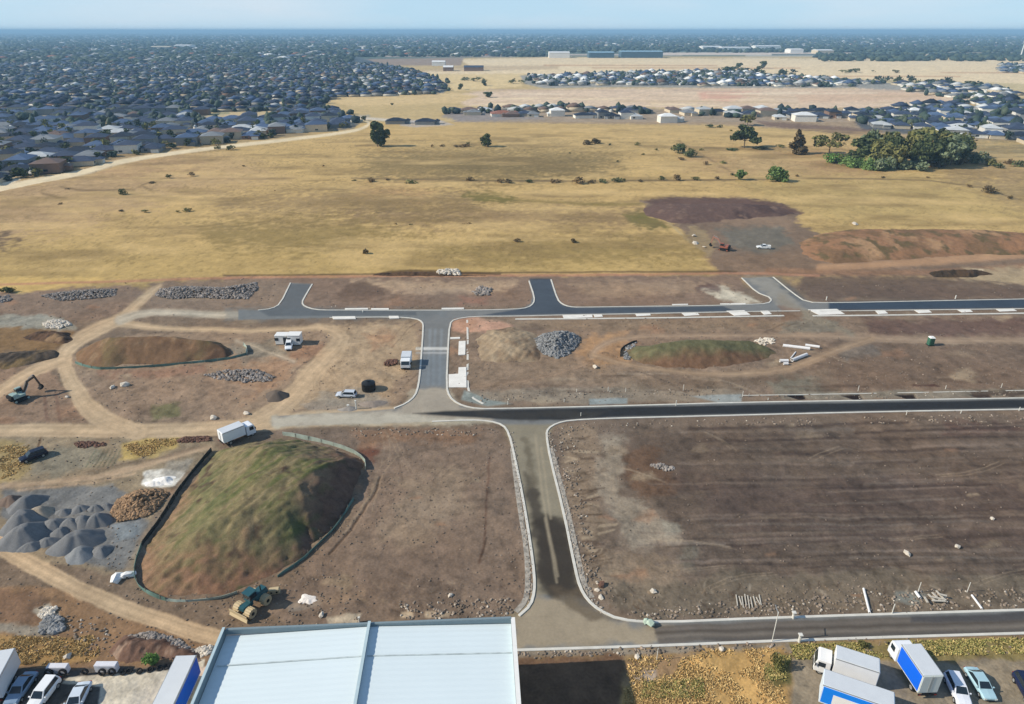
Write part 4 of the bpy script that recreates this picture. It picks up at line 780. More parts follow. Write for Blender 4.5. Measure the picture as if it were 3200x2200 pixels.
# ---- loose stones and clods strewn over bare soil (nobody could count them)
mb = MB(); rr = random.Random(5); k = 0
while k < 4200:
    x = rr.uniform(-40, 3240); y = 880+(2050-880)*rr.random()**.8
    r_ = int(np.searchsorted(rows, y)); c_ = int(np.searchsorted(cols, x))
    if ZN[r_, c_] != GND: continue
    if x > 1950 and 1330 < y < 1820 and rr.random() < .8: continue
    if fbm(np.array([GX[r_, c_]*.06]), np.array([GY[r_, c_]*.06]), 3, 44)[0] < rr.uniform(-.5, .3): continue
    s_ = rr.uniform(.07, .2)*(1+max(0, 1300-y)/700); p = g(x, y); mb.rock((p.x, p.y, GZ[r_, c_]+s_*.2), s_, rr); k += 1
tag(mb.obj("loose_stones", mat("loose_clods", A(128, 113, 99), .95, var=.5, nscale=.25)), kind="stuff")
def rubble(name, polys, m, rmin, rmax, seed):
    rs = random.Random(seed); mb = MB()
    for poly, n in polys:
        xs = [p[0] for p in poly]; ys = [p[1] for p in poly]; k = 0
        while k < n:
            x = rs.uniform(min(xs), max(xs)); y = rs.uniform(min(ys), max(ys))
            if not inside(np.array([x]), np.array([y]), poly)[0]: continue
            k += 1
            if fbm(np.array([x*.03]), np.array([y*.05]), 2, seed)[0] < rs.uniform(-.5, .3): continue
            s_ = rs.uniform(rmin, rmax); p = g(x, y); mb.rock((p.x, p.y, gz(x, y)+s_*.2), s_, rs)
    tag(mb.obj(name, m), kind="stuff")
VERGE = [([(1930, 1915), (2300, 1880), (2700, 1850), (3300, 1835), (3300, 1893), (2400, 1922), (2050, 1938)], 1100), ([(1250, 1880), (1600, 1870), (1600, 1925), (1250, 1935)], 380), ([(1740, 1330), (1800, 1330), (1850, 1700), (1900, 1880), (1840, 1850), (1770, 1550)], 620), ([(1090, 1338), (1540, 1338), (1560, 1362), (1090, 1364)], 300), ([(1460, 1236), (2320, 1212), (2320, 1232), (1500, 1254)], 300), ([(2360, 1236), (3300, 1218), (3300, 1236), (2360, 1250)], 150), ([(1800, 1318), (3300, 1292), (3300, 1316), (1800, 1340)], 420), ([(985, 955), (1600, 955), (1600, 965), (985, 966)], 120), ([(700, 880), (760, 870), (870, 880), (870, 940), (700, 950)], 60), ([(120, 1895), (330, 1960), (360, 2010), (120, 1990)], 200), ([(1620, 2040), (2400, 2010), (2440, 2026), (1620, 2060)], 300)]
VERGE = [(p, int(n*.6)) for p, n in VERGE]
rubble("verge_rubble", VERGE, mat("verge_clods", A(134, 120, 106), .95, var=.6, nscale=.5), .08, .3, 91)
rubble("pale_rubble", [(p, int(n*.16)) for p, n in VERGE], mat("pale_clods", A(190, 180, 166), .95, var=.3, nscale=.5), .07, .24, 92)
# ================================================================ SILT FENCES
def silt_fence(pts, label, h=.75, col=None, post_every=3.0, sm=1):
    ps = [g(*p) for p in smooth_poly(pts, False, sm)]; base = ps[0].copy(); t = root("silt_fence", label, "silt fence", base)
    mb = MB(); n = 0; rings = []
    for i, p in enumerate(ps):
        d = (ps[min(i+1, len(ps)-1)]-ps[max(i-1, 0)]).normalized(); nn = Vector((-d.y, d.x, 0))*.03; q = p-base; hh = h*(1+.12*math.sin(i*1.7)); lean = Vector((-d.y, d.x, 0))*.12*math.sin(i*.9)
        rings.append([q-nn+Vector((0, 0, -.1)), q+nn+Vector((0, 0, -.1)), q+nn+lean+Vector((0, 0, hh)), q-nn+lean+Vector((0, 0, hh))])
    mb.loft(rings); mb.obj("fabric", col or M_SILT, t)
    acc = 0; proto = None; cnt = 0
    for a, b in zip(ps[:-1], ps[1:]):
        L_ = (b-a).length; s_ = -acc
        while s_+post_every < L_ and cnt < 60:
            s_ += post_every; q = a+(b-a)*(s_/L_)-base
            if proto is None: m2 = MB(); m2.box((0, 0, .45), (.07, .07, 1.1)); proto = m2.obj("post", M_WOOD, t); o = proto
            else: o = proto.copy(); COL.objects.link(o); o.parent = t
            o.location = q; cnt += 1
        acc = L_-s_ if s_ > 0 else acc+L_
    return t
M_SILT = mat("black_geotextile", A(48, 54, 54), .8, var=.2); M_SILTG = mat("green_geotextile", A(92, 124, 116), .7, var=.3, nscale=.6); M_SILTP = mat("pale_geotextile", A(150, 166, 158), .7, var=.3, nscale=.6)
silt_fence([(662, 1409), (602, 1477), (556, 1544), (508, 1620), (444, 1706)], "straight black silt fence down the left side of the largest mound", .85)
silt_fence([(444, 1706), (420, 1765), (424, 1810), (440, 1842), (480, 1868), (520, 1878)], "teal silt fence curving round the front left of the largest mound", .7, M_SILTG)
silt_fence([(520, 1878), (564, 1884), (677, 1873), (742, 1852)], "pale silt fence low along the front of the largest mound", .4, M_SILTP)
silt_fence([(868, 1806), (941, 1757), (993, 1705), (1055, 1643), (1107, 1562)], "sagging silt fence down the right foot of the largest mound", .5, M_SILTG)
silt_fence([(884, 1361), (1003, 1382), (1097, 1411), (1141, 1438), (1142, 1470)], "pale silt fence behind the largest mound", .9, M_SILTP)
silt_fence([(236, 1136), (270, 1148), (330, 1156), (480, 1146), (700, 1128), (770, 1108)], "green silt fence along the front of the long brown stockpile", .6, M_SILTG)
silt_fence([(770, 1108), (776, 1092), (760, 1080)], "short pale silt fence end right of the long brown stockpile", .9, M_SILTP)
silt_fence([(1938, 1114), (1942, 1090), (1975, 1072), (1990, 1068)], "black silt fence round the left tip of the green topped stockpile", .6)
# ================================================================ WAREHOUSE
yaw = math.radians(3.0)
wl_, wr_, Lw = 34.9, 0, 46
c0 = g(1604, 1946, 9.0); wh = root("warehouse", "big white flat roofed warehouse at the bottom centre", "warehouse", (c0.x, c0.y, 0), yaw)
M_ROOF = mat("white_roof_sheet", A(212, 228, 236), .5, var=.02, nscale=.15); M_WALL = mat("cream_panel_wall", A(196, 200, 200), .8, var=.05)
M_PARA = mat("pale_blue_flashing", A(176, 200, 210), .5, var=.05); M_GREY = mat("grey_flashing", A(120, 140, 150), .6, var=.05)
W_ = 34.9; hw = W_/2
def wmb(): return MB()
m = wmb(); m.box((-hw, -.1, 4.45), (W_, .2, 8.9)); m.box((-hw, -Lw+.1, 4.45), (W_, .2, 8.9)); m.box((-.1, -Lw/2, 4.45), (.2, Lw-.4, 8.9)); m.box((-W_+.1, -Lw/2, 4.45), (.2, Lw-.4, 8.9)); m.obj("wall", M_WALL, wh)
def roofpan(x0, z0, x1, z1):
    mbr = MB(); n = int(abs(x1-x0)/.25); rings = []
    for i in range(61):
        y = -.25-(Lw-.5)*i/60
        zz = .05 if i % 4 == 0 else 0
        rings.append((y, zz))
    vs = []; fs = []
    NR_ = int((Lw-.5)/.38)
    for i in range(NR_+1):
        y = -.25-(Lw-.5)*i/NR_; zr = .035*(i % 2)
        vs += [(x0, y, z0+zr), (x1, y, z1+zr), (x0, y, z0-.3), (x1, y, z1-.3)]
    for i in range(NR_): a = i*4; fs += [(a, a+1, a+5, a+4), (a+2, a+6, a+7, a+3)]
    mbr.add(vs, fs); return mbr
roofpan(-W_+.25, 8.95, -hw-.1, 9.6).obj("roof", M_ROOF, wh); roofpan(-hw+.1, 9.6, -.3, 9.1).obj("roof", M_ROOF, wh)
m = wmb(); m.box((-hw, -Lw/2, 9.72), (.2, Lw, .9)); m.obj("ridge_parapet", M_GREY, wh)
m = wmb(); m.box((-hw-.02, -Lw/2, 10.2), (.34, Lw+.1, .06)); m.obj("ridge_cap", M_PARA, wh)
m = wmb(); m.box((-W_+.1, -Lw/2, 9.5), (.2, Lw, 1.2)); m.obj("parapet", M_GREY, wh); m = wmb(); m.box((-W_+.08, -Lw/2, 10.13), (.32, Lw+.1, .06)); m.obj("parapet_cap", M_PARA, wh)
m = wmb(); m.box((-.12, -Lw/2, 9.35), (.24, Lw, .9)); m.obj("parapet", M_PARA, wh); m = wmb(); m.box((-.05, -Lw/2, 9.84), (.5, Lw+.1, .06)); m.obj("parapet_cap", M_WHITE, wh)
m = wmb(); m.box((-hw, -.1, 9.5), (W_-.5, .18, .75)); m.obj("parapet", M_GREY, wh); m = wmb(); m.box((-hw, .0, 9.9), (W_-.6, .3, .05)); m.obj("parapet_cap", M_GREY, wh)
M_FAST = mat("fastener_grey", A(184, 198, 202), .7, var=.25, nscale=.9)
for yy in (-4.6, -15.2, -26):
    m = MB(); m.beam((-W_+.6, yy, 9.06), (-hw-.2, yy, 9.66), .16, .05); m.obj("fastener_row", M_FAST, wh)
    m = MB(); m.beam((-hw+.3, yy, 9.66), (-.5, yy, 9.17), .16, .05); m.obj("fastener_row", M_FAST, wh)
# ================================================================ TREES AND SHRUBS
def leafmesh(name, m, blobs, n, size, seed):
    rs = np.random.RandomState(seed); V_ = []; tot = sum(b[3]*b[4] for b in blobs)
    for (x, y, z, r, rz_) in blobs:
        k = int(n*r*rz_/tot); d = rs.normal(size=(k, 3)); d /= np.linalg.norm(d, axis=1)[:, None]; rad = rs.uniform(.35, 1.0, k)**.45
        c = np.stack([x+d[:, 0]*rad*r, y+d[:, 1]*rad*r, z+d[:, 2]*rad*rz_], -1)
        a = rs.normal(size=(k, 3))+d*.8; a /= np.linalg.norm(a, axis=1)[:, None]; t = np.cross(a, rs.normal(size=(k, 3))); t /= np.linalg.norm(t, axis=1)[:, None]; b = np.cross(a, t)
        s_ = (size*rs.uniform(.5, 1.35, k))[:, None]
        V_.append(np.stack([c-t*s_-b*s_*.6, c+t*s_-b*s_*.7, c+t*s_*.7+b*s_, c-t*s_*.8+b*s_*.7], 1).reshape(-1, 3))
    V_ = np.concatenate(V_); return npmesh(name, V_, np.arange(len(V_)).reshape(-1, 4), m)
def leafmat(name, c): return mat(name, A(*c), .8, var=.42, nscale=.35, rnd=.2, spec=.15)
LM = {"dark": leafmat("leaf_dark", (84, 96, 56)), "olive": leafmat("leaf_olive", (118, 118, 64)), "grey": leafmat("leaf_grey_green", (116, 130, 98)), "green": leafmat("leaf_green", (100, 140, 60)), "bright": leafmat("leaf_bright", (112, 142, 72)), "dry": leafmat("leaf_dry", (132, 110, 74)), "brown": leafmat("leaf_brown", (104, 90, 60)), "navy": leafmat("leaf_far", (62, 78, 70))}
M_BARK = mat("bark", A(112, 98, 82), .9, var=.3)
TT = {}
def tree_template(kind, v):
    """unit tree: height 1, crown about .5 radius; returns meshes"""
    k = (kind, v)
    if k in TT: return TT[k]
    rs = random.Random(hash(kind) % 97+v*13 if False else sum(map(ord, kind))+v*13); bl = []
    if kind == "tall":
        for i in range(9): a = rs.uniform(0, 6.28); z = rs.uniform(.16, .85); rr_ = .3*(1-abs(z-.55)); bl.append((math.cos(a)*rr_*.6, math.sin(a)*rr_*.6, z, rs.uniform(.14, .24), rs.uniform(.12, .2)))
        th = .5
    elif kind == "gum":
        for i in range(12): a = rs.uniform(0, 6.28); d = rs.uniform(.1, .62); bl.append((math.cos(a)*d, math.sin(a)*d, rs.uniform(.45, .9)-.12*d, rs.uniform(.16, .27), rs.uniform(.08, .15)))
        th = .75
    elif kind == "cone":
        for i in range(12): z = i/12; a = rs.uniform(0, 6.28); rr_ = .34*(1-z)+.04; bl.append((math.cos(a)*rr_*.4, math.sin(a)*rr_*.4, .08+z*.86, rr_*.75, .12))
        th = .8
    elif kind == "shrub":
        for i in range(8): a = rs.uniform(0, 6.28); d = rs.uniform(0, .5); bl.append((math.cos(a)*d, math.sin(a)*d, rs.uniform(.2, .65)-.3*d*d, rs.uniform(.25, .36), rs.uniform(.2, .32)))
        th = .3
    else:
        for i in range(10): a = rs.uniform(0, 6.28); d = rs.uniform(0, .34); bl.append((math.cos(a)*d, math.sin(a)*d, rs.uniform(.24, .82)-.2*d, rs.uniform(.17, .28), rs.uniform(.14, .22)))
        th = .6
    tm = MB(); tm.cyl((0, 0, -.02), (.01, 0, th*.6), .028, 7, .018)
    for b in bl[:5]: tm.cyl((.005, 0, th*.4), (b[0]*.8, b[1]*.8, b[2]), .014, 5, .005)
    TT[k] = (bl, tm); return TT[k]
CRM = {}
def plant(px, py, wpx, hpx, kind, col, label, group=None, name="tree", cat="tree", n=520, v=0, z=0.0):
    p = ppm(py); w = wpx/p; h = hpx/p/max(math.cos(PITCH+math.atan((py-1100)/F)), .5)
    bl, tm = tree_template(kind, v); loc = g(px, py)
    t = root(name, label, cat, loc, R.uniform(0, 6.28), group)
    key = (kind, v, col, n)
    if key not in CRM: CRM[key] = (leafmesh("crown", LM[col], bl, n, .052 if n > 400 else .085, v*7+3), tm.mesh("trunk", M_BARK))
    cw = max((abs(b[0])+b[3] for b in bl)); sx = w/2/cw
    c = mkobj("crown", CRM[key][0], t); c.scale = (sx, sx, h)
    k = mkobj("trunk", CRM[key][1], t); k.scale = (min(sx, h)*1.0, min(sx, h)*1.0, h)
    return t
plant(1180, 458, 44, 76, "tall", "dark", "tallest dark tree standing alone on the grass beside the pale road", v=1, n=1400)
plant(1200, 458, 40, 56, "round", "dark", "shorter dark tree right against the tallest lone tree", v=2, n=900)
plant(1523, 459, 40, 44, "round", "dark", "lone round dark tree in the middle of the grass hill", v=3, n=900)
plant(2325, 462, 112, 68, "gum", "dark", "spreading dark flat topped tree on the right of the grass hill", v=1, n=1300)
plant(2488, 480, 66, 74, "cone", "brown", "cone shaped dark tree between the two spreading trees", v=1, n=1200)
plant(2590, 482, 120, 66, "gum", "olive", "thin sparse spreading tree left of the wood", v=2, n=420)
plant(2120, 478, 66, 34, "shrub", "dark", "broad low dark shrub left of the spreading tree", v=1, n=700, name="shrub", cat="shrub")
plant(2152, 490, 50, 30, "shrub", "dark", "smaller low dark shrub joined to the broad one", v=2, n=500, name="shrub", cat="shrub")
plant(2128, 500, 30, 10, "shrub", "dry", "flat dry bush below the broad dark shrub", v=3, n=200, name="shrub", cat="shrub")
plant(2312, 562, 42, 32, "round", "bright", "small bright green bush on the field fence, left of the larger one", v=4, n=700, name="shrub", cat="shrub")
plant(2426, 566, 74, 50, "shrub", "bright", "larger bright green bush on the field fence", v=4, n=1100, name="shrub", cat="shrub")
plant(386, 610, 30, 24, "shrub", "dark", "lone dark bush on the left slope", v=5, n=500, name="shrub", cat="shrub")
plant(1142, 794, 24, 20, "shrub", "brown", "lone dark bush low on the golden slope", v=1, n=400, name="shrub", cat="shrub")
plant(1794, 758, 20, 16, "shrub", "brown", "small dark bush right of centre on the golden slope", v=2, n=300, name="shrub", cat="shrub")
plant(1614, 756, 26, 12, "shrub", "dry", "small flat bush in the middle of the golden slope", v=3, n=300, name="shrub", cat="shrub")
plant(1835, 452, 34, 16, "shrub", "brown", "dark bush at the top of the hill, left one of a pair", v=4, n=300, name="shrub", cat="shrub"); plant(1862, 448, 36, 18, "shrub", "brown", "dark bush at the top of the hill, right one of a pair", v=5, n=300, name="shrub", cat="shrub")
plant(3090, 603, 56, 26, "shrub", "brown", "dark brown bush on the field boundary at the right", v=6, n=500, name="shrub", cat="shrub")
plant(3050, 510, 90, 52, "shrub", "grey", "large pale olive shrub right of the wood", v=7, n=700, name="shrub", cat="shrub")
plant(3100, 516, 60, 26, "shrub", "olive", "lower olive shrub beyond the large pale one", v=2, n=500, name="shrub", cat="shrub")
plant(2335, 392, 50, 32, "gum", "olive", "small olive tree beside the grey building plots", v=3, n=400)
plant(480, 2078, 60, 34, "shrub", "green", "green weed bush at the edge of the concrete yard", v=3, n=700, name="shrub", cat="shrub")
plant(30, 914, 50, 20, "shrub", "dark", "dark bush at the left edge above the boulders", v=3, n=500, name="shrub", cat="shrub")
plant(2430, 2085, 50, 46, "shrub", "olive", "dark olive weed clump right of the golden weeds", v=2, n=500, name="shrub", cat="shrub")
plant(2696, 2018, 36, 16, "shrub", "olive", "small olive weed clump behind the white lorry", v=5, n=300, name="shrub", cat="shrub")
rr = random.Random(21)
row = [(1160, 570, 34, 16), (1108, 568, 20, 8), (1283, 574, 44, 14), (1470, 566, 30, 16), (1212, 564, 18, 8), (1562, 572, 34, 16), (1590, 574, 34, 16), (1655, 572, 34, 14), (1735, 572, 44, 14), (1810, 573, 54, 22), (1850, 572, 34, 12), (1885, 571, 34, 14), (1925, 568, 50, 14), (1948, 566, 20, 10), (2068, 562, 26, 14), (2118, 564, 30, 20), (2175, 562, 40, 12), (2110, 552, 16, 8), (2240, 560, 24, 10), (2000, 568, 24, 8), (2206, 515, 22, 14), (2260, 510, 30, 8), (2290, 548, 20, 8), (2490, 552, 14, 8),
       (1383, 458, 20, 8), (1350, 460, 12, 10), (1450, 458, 46, 10), (1425, 460, 22, 8), (1462, 452, 16, 10), (1905, 454, 12, 8), (1990, 454, 20, 12), (2050, 470, 14, 8), (2010, 484, 14, 6), (2216, 398, 34, 12), (2250, 399, 22, 10), (2285, 410, 14, 6),
       (1240, 706, 24, 10), (1282, 708, 20, 10), (1210, 702, 12, 8), (1455, 706, 46, 12), (1490, 704, 14, 8), (1345, 690, 20, 8), (1150, 706, 12, 6), (455, 662, 26, 8), (555, 662, 16, 6), (584, 660, 30, 12), (380, 660, 20, 6), (480, 575, 30, 10), (525, 556, 26, 12), (600, 548, 30, 12), (215, 596, 40, 8), (190, 640, 20, 8),
       (3028, 585, 24, 10), (3158, 622, 20, 12), (3180, 520, 44, 22), (3120, 525, 40, 16), (3150, 512, 40, 18), (2900, 556, 16, 6), (2760, 556, 20, 6), (1930, 506, 10, 6), (1780, 480, 10, 5), (2190, 470, 20, 8), (2380, 466, 60, 10), (2440, 460, 40, 10), (2290, 470, 50, 8), (860, 600, 14, 6), (760, 520, 12, 5), (1010, 520, 12, 6), (720, 468, 40, 16), (680, 465, 26, 12)]
for i, (x, y, w, h) in enumerate(row):
    zone = "on the fence line of the hill" if 545 < y < 580 and x > 1000 else "along the crest of the hill" if y < 490 and x > 1300 else "on the lower golden slope" if y > 680 else "on the left slope" if x < 1100 else "on the right field edge" if x > 2700 else "on the right of the hill"
    plant(x, y, w, h, "shrub", rr.choice(["brown", "dry", "olive", "dark"]), "small dark bush "+zone, "small bushes "+zone, "shrub", "shrub", n=160, v=rr.randint(1, 6))
# the wood
gum = []
for i in range(34):
    x = rr.uniform(2690, 3010); y = rr.uniform(496, 528)-abs(x-2850)*.03; h = rr.uniform(80, 108)*(1-.25*abs(x-2850)/200)
    gum.append((y, x, h))
for i, (y, x, h) in enumerate(sorted(gum)):
    c = rr.choice(["dark", "dark", "olive", "olive", "grey"])
    nm = {"dark": "dark green", "olive": "olive green", "grey": "grey green"}[c]
    plant(x, y, rr.uniform(60, 92), h, rr.choice(["round", "gum", "tall"]), c, nm+" gum tree in the dense wood at the right", "trees of the wood", n=700, v=rr.randint(1, 5))
for i in range(14):
    x = rr.uniform(2590, 2760); plant(x, 512+(x-2590)*.1+rr.uniform(-8, 8), rr.uniform(40, 66), rr.uniform(24, 40), "shrub", rr.choice(["bright", "green", "bright"]), "light green shrub at the left front of the wood", "light green shrubs by the wood", "shrub", "shrub", n=500, v=rr.randint(1, 6))
for i in range(12):
    x = rr.uniform(2740, 2920); plant(x, 532+rr.uniform(-6, 3), rr.uniform(34, 56), rr.uniform(24, 44), "shrub", "grey", "grey green shrub under the front of the wood", "grey green shrubs by the wood", "shrub", "shrub", n=400, v=rr.randint(1, 6))
for i in range(6): plant(rr.uniform(2900, 3010), 520+rr.uniform(-6, 4), 50, 24, "shrub", "brown", "dark brown shrub at the right foot of the wood", "dark shrubs by the wood", "shrub", "shrub", n=300, v=i % 6+1)
# rows of far trees
def trow(x0, x1, y0, y1, n, w, h, col, label, group):
    for i in range(n):
        t = rr.random(); x = x0+(x1-x0)*t; y = y0+(y1-y0)*t+rr.uniform(-3, 3); k = rr.uniform(.6, 1.3)
        plant(x, y, w*k, h*k*rr.uniform(.8, 1.2), rr.choice(["round", "gum", "shrub"]), rr.choice(col), label, group, n=120, v=rr.randint(1, 4))
trow(2255, 2510, 226, 238, 24, 22, 16, ["navy", "olive", "dark"], "dark tree in the row behind the far middle estate", "trees behind the far middle estate")
trow(2735, 3095, 250, 276, 32, 24, 16, ["navy", "dark"], "dark tree in the row beside the white roofed estate", "trees beside the white roofed estate")
trow(2620, 2920, 226, 226, 7, 22, 10, ["dark", "olive"], "single tree out on the pale plain", "trees on the pale plain")
trow(1440, 1640, 250, 262, 14, 20, 12, ["olive", "grey"], "small olive tree on the dry paddock left of the far estate", "trees on the far paddock")
for x, y, w, h in ((1440, 280, 22, 20), (1513, 268, 22, 18), (1526, 304, 34, 18), (1225, 328, 14, 6), (2280, 226, 40, 18), (2308, 214, 26, 18), (2384, 214, 28, 24)): plant(x, y, w, h, "round", "dark", "isolated dark tree on the far pale paddock", "isolated trees on the far paddock", n=160, v=2)
TREES_IND = 0
# ================================================================ HOUSES
RC = {"charcoal": A(56, 68, 92), "slate blue": A(72, 94, 128), "grey": A(124, 130, 136), "brown": A(112, 92, 82), "pale grey": A(182, 188, 192), "black": A(36, 44, 60), "terracotta": A(150, 96, 74), "white": A(222, 226, 228)}
RM = {k: mat("roof_"+k.replace(" ", "_"), c, .6, var=.1, nscale=.3, rnd=.15) for k, c in RC.items()}
WM = {"white": mat("wall_white", A(220, 218, 210), .8, rnd=.08), "cream": mat("wall_cream", A(196, 184, 160), .8, rnd=.1), "grey": mat("wall_grey", A(140, 142, 142), .8, rnd=.1), "brick": mat("wall_brick", A(132, 106, 90), .85, rnd=.1)}
M_GAR = mat("garage_white", A(214, 216, 214), .6)
def hip(mb, w, d, z0, rise, cx=0, cy=0, ov=.5):
    w2, d2 = w/2+ov, d/2+ov; rl = max(d2-w2, 0) if d2 > w2 else 0; rw = max(w2-d2, 0) if w2 > d2 else 0
    v = [(cx-w2, cy-d2, z0), (cx+w2, cy-d2, z0), (cx+w2, cy+d2, z0), (cx-w2, cy+d2, z0), (cx-rw, cy-rl, z0+rise), (cx+rw, cy+rl, z0+rise)]
    if w2 >= d2: v[4] = (cx-rw, cy, z0+rise); v[5] = (cx+rw, cy, z0+rise); f = [(0, 1, 5, 4), (1, 2, 5), (2, 3, 4, 5), (3, 0, 4), (3, 2, 1, 0)]
    else: f = [(0, 1, 4), (1, 2, 5, 4), (2, 3, 5), (3, 0, 4, 5), (3, 2, 1, 0)]
    mb.add(v, f)
HT = {}
def house_meshes(roofc, wallc, two, v):
    k = (roofc, wallc, two, v)
    if k in HT: return HT[k]
    w, d = (12.5, 17) if v == 0 else (14, 15); h = 5.6 if two else 2.8
    wb = MB(); wb.box((0, 0, h/2), (w, d, h)); rb = MB(); hip(rb, w, d, h, 2.4)
    if v == 0: wb.box((w*.25, -d/2-1.6, 1.35), (w*.48, 3.6, 2.7)); hip(rb, w*.48, 4.2, 2.72, 1.5, w*.25, -d/2-1.6)
    else: wb.box((-w*.22, d/2+1.5, 1.35), (w*.4, 3.4, 2.7)); hip(rb, w*.4, 4, 2.72, 1.4, -w*.22, d/2+1.5)
    gb = MB(); gy = -d/2-3.43 if v == 0 else -d/2-.03; gb.box((w*.25, gy, 1.15), (4.8, .06, 2.2))
    ib = MB(); ib.box((-w*.25, -d/2-.03, 1.6), (2.2, .06, 1.3))
    i2 = MB(); i2.box((w/2+.03, 0, 1.7), (.06, 2.4, 1.2))
    HT[k] = [("wall", wb.mesh("wall", WM[wallc])), ("roof", rb.mesh("roof", RM[roofc], recalc=True)), ("garage_door", gb.mesh("garage_door", M_GAR)), ("window", ib.mesh("window", M_GLASS)), ("window", i2.mesh("window", M_GLASS))]
    return HT[k]
def put_house(X, Y, rz, roofc, wallc, two, v, label, group=None, full=True, sc=1.0, name="house"):
    t = root(name, label, "house", (X, Y, 0), rz, group)
    for nm, me in house_meshes(roofc, wallc, two, v)[:5 if full else 2]:
        o = mkobj(nm, me, t)
        if sc != 1.0: o.scale = (sc, sc, 1)
    return t
EXCL = [[(650, 350), (840, 345), (890, 358), (800, 375), (640, 372)], [(290, 385), (350, 365), (385, 385), (330, 420), (300, 410)]]
SL2 = [(L, 188), (1000, 188), (1180, 205), (1290, 220), (1390, 264), (1375, 292), (1050, 308), (990, 322), (1050, 345), (1110, 374), (1090, 395), (950, 416), (758, 437), (592, 455), (407, 481), (280, 514), (150, 542), (0, 566), (-60, 582), (L, 690)]
SR2 = [(2640, 362), (2720, 348), (2900, 328), (3160, 312), (RR, 312), (RR, 472), (3080, 452), (3010, 432), (2860, 408), (2700, 392)]
SR3 = [(2760, 256), (2900, 262), (3120, 279), (3190, 296), (3120, 314), (2980, 306), (2840, 284)]
SC1 = [(1400, 344), (1700, 338), (2000, 342), (2220, 352), (2400, 352), (2620, 344), (2640, 354), (2380, 364), (2200, 362), (1980, 352), (1700, 350), (1420, 356)]
SR4 = [(3130, 205), (RR, 205), (RR, 232), (3120, 228)]
SMID = [(1650, 240), (2000, 228), (2240, 226), (2460, 240), (2760, 262), (2640, 270), (2250, 270), (1950, 266), (1700, 270)]
EST = [("l", SL2, .25, ["charcoal", "charcoal", "black", "slate blue", "grey", "charcoal", "pale grey", "brown", "slate blue", "slate blue", "charcoal", "grey"], ["grey", "brick", "cream", "white"], "in the dense dark suburb at the left"),
       ("r", SR2, -.3, ["charcoal", "black", "slate blue", "charcoal", "slate blue", "pale grey"], ["grey", "cream", "white"], "in the dark roofed suburb at the right"),
       ("w", SR3, .1, ["white", "pale grey", "grey", "slate blue", "charcoal"], ["white", "cream"], "in the white roofed estate at the far right"),
       ("c", SC1, .08, ["charcoal", "grey", "pale grey", "black", "brown"], ["cream", "grey", "white"], "in the half built row"),
       ("q", SR4, .1, ["slate blue", "grey", "pale grey"], ["cream", "grey"], "in the farthest estate on the right horizon"),
       ("m", SMID, .05, ["slate blue", "grey", "pale grey", "slate blue", "white", "brown"], ["grey", "cream", "white"], "in the far middle estate")]
cand = []
for key, poly, th, rcs, wcs, where in EST:
    corners = [tuple(g(*p)[:2]) for p in poly]; cx = sum(c[0] for c in corners)/len(corners); cy = sum(c[1] for c in corners)/len(corners)
    ca, sa = math.cos(th), math.sin(th); uu = [(c[0]-cx)*ca+(c[1]-cy)*sa for c in corners]; vv = [-(c[0]-cx)*sa+(c[1]-cy)*ca for c in corners]
    vrow = min(vv); k = 0
    U, Vv, Rz = [], [], []
    while vrow < max(vv):
        u = np.arange(min(uu), max(uu), 15.2)+rr.uniform(0, 8); U.append(u+NR.uniform(-1.2, 1.2, len(u))); Vv.append(vrow+NR.uniform(-1.5, 1.5, len(u))+6*np.sin(u/90)); Rz.append(np.full(len(u), 0 if k % 2 else math.pi))
        vrow += 19 if k % 2 == 0 else 27; k += 1
    U = np.concatenate(U); Vv = np.concatenate(Vv); Rz = np.concatenate(Rz)
    X = cx+U*ca-Vv*sa; Y = cy+U*sa+Vv*ca; ok = (Y > 100) & ((np.floor(U/165).astype(int) % 9) != 4) & (NR.rand(len(X)) > .08) & (np.mod(U, 165) > 12)
    X, Y, Rz = X[ok], Y[ok], Rz[ok]; px, py = topx(X, Y, 0); ok = inside(px, py, poly)
    for e in EXCL: ok &= ~inside(px, py, e)
    for x, y, rz, ppx, ppy in zip(X[ok], Y[ok], Rz[ok], px[ok], py[ok]):
        if key == 'l' and 285 < ppy < 400 and rr.random() < .8: rc_ = rr.choice(['black', 'charcoal', 'charcoal', 'slate blue'])  # darker roof colours picked here to stand in for the cloud shadow
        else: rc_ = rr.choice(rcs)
        cand.append((y, x, rz+th+rr.choice([0, 0, math.pi/2]), rc_, rr.choice(wcs), rr.random() < .22, rr.randint(0, 1), where, ppx, ppy))
print("houses", len(cand))
def visible(c): return -40 < c[8] < 3240
vis = sorted([c for c in cand if visible(c)], key=lambda c: c[0]); hid = [c for c in cand if not visible(c)]
IND, REST = vis[:262], vis[262:]+hid
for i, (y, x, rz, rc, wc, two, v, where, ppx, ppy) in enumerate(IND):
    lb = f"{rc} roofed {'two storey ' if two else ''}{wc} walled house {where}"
    put_house(x, y, rz, rc, wc, two, v, lb, f"{rc} roofed {'two storey ' if two else ''}{wc} houses {where}", full=i < 120)
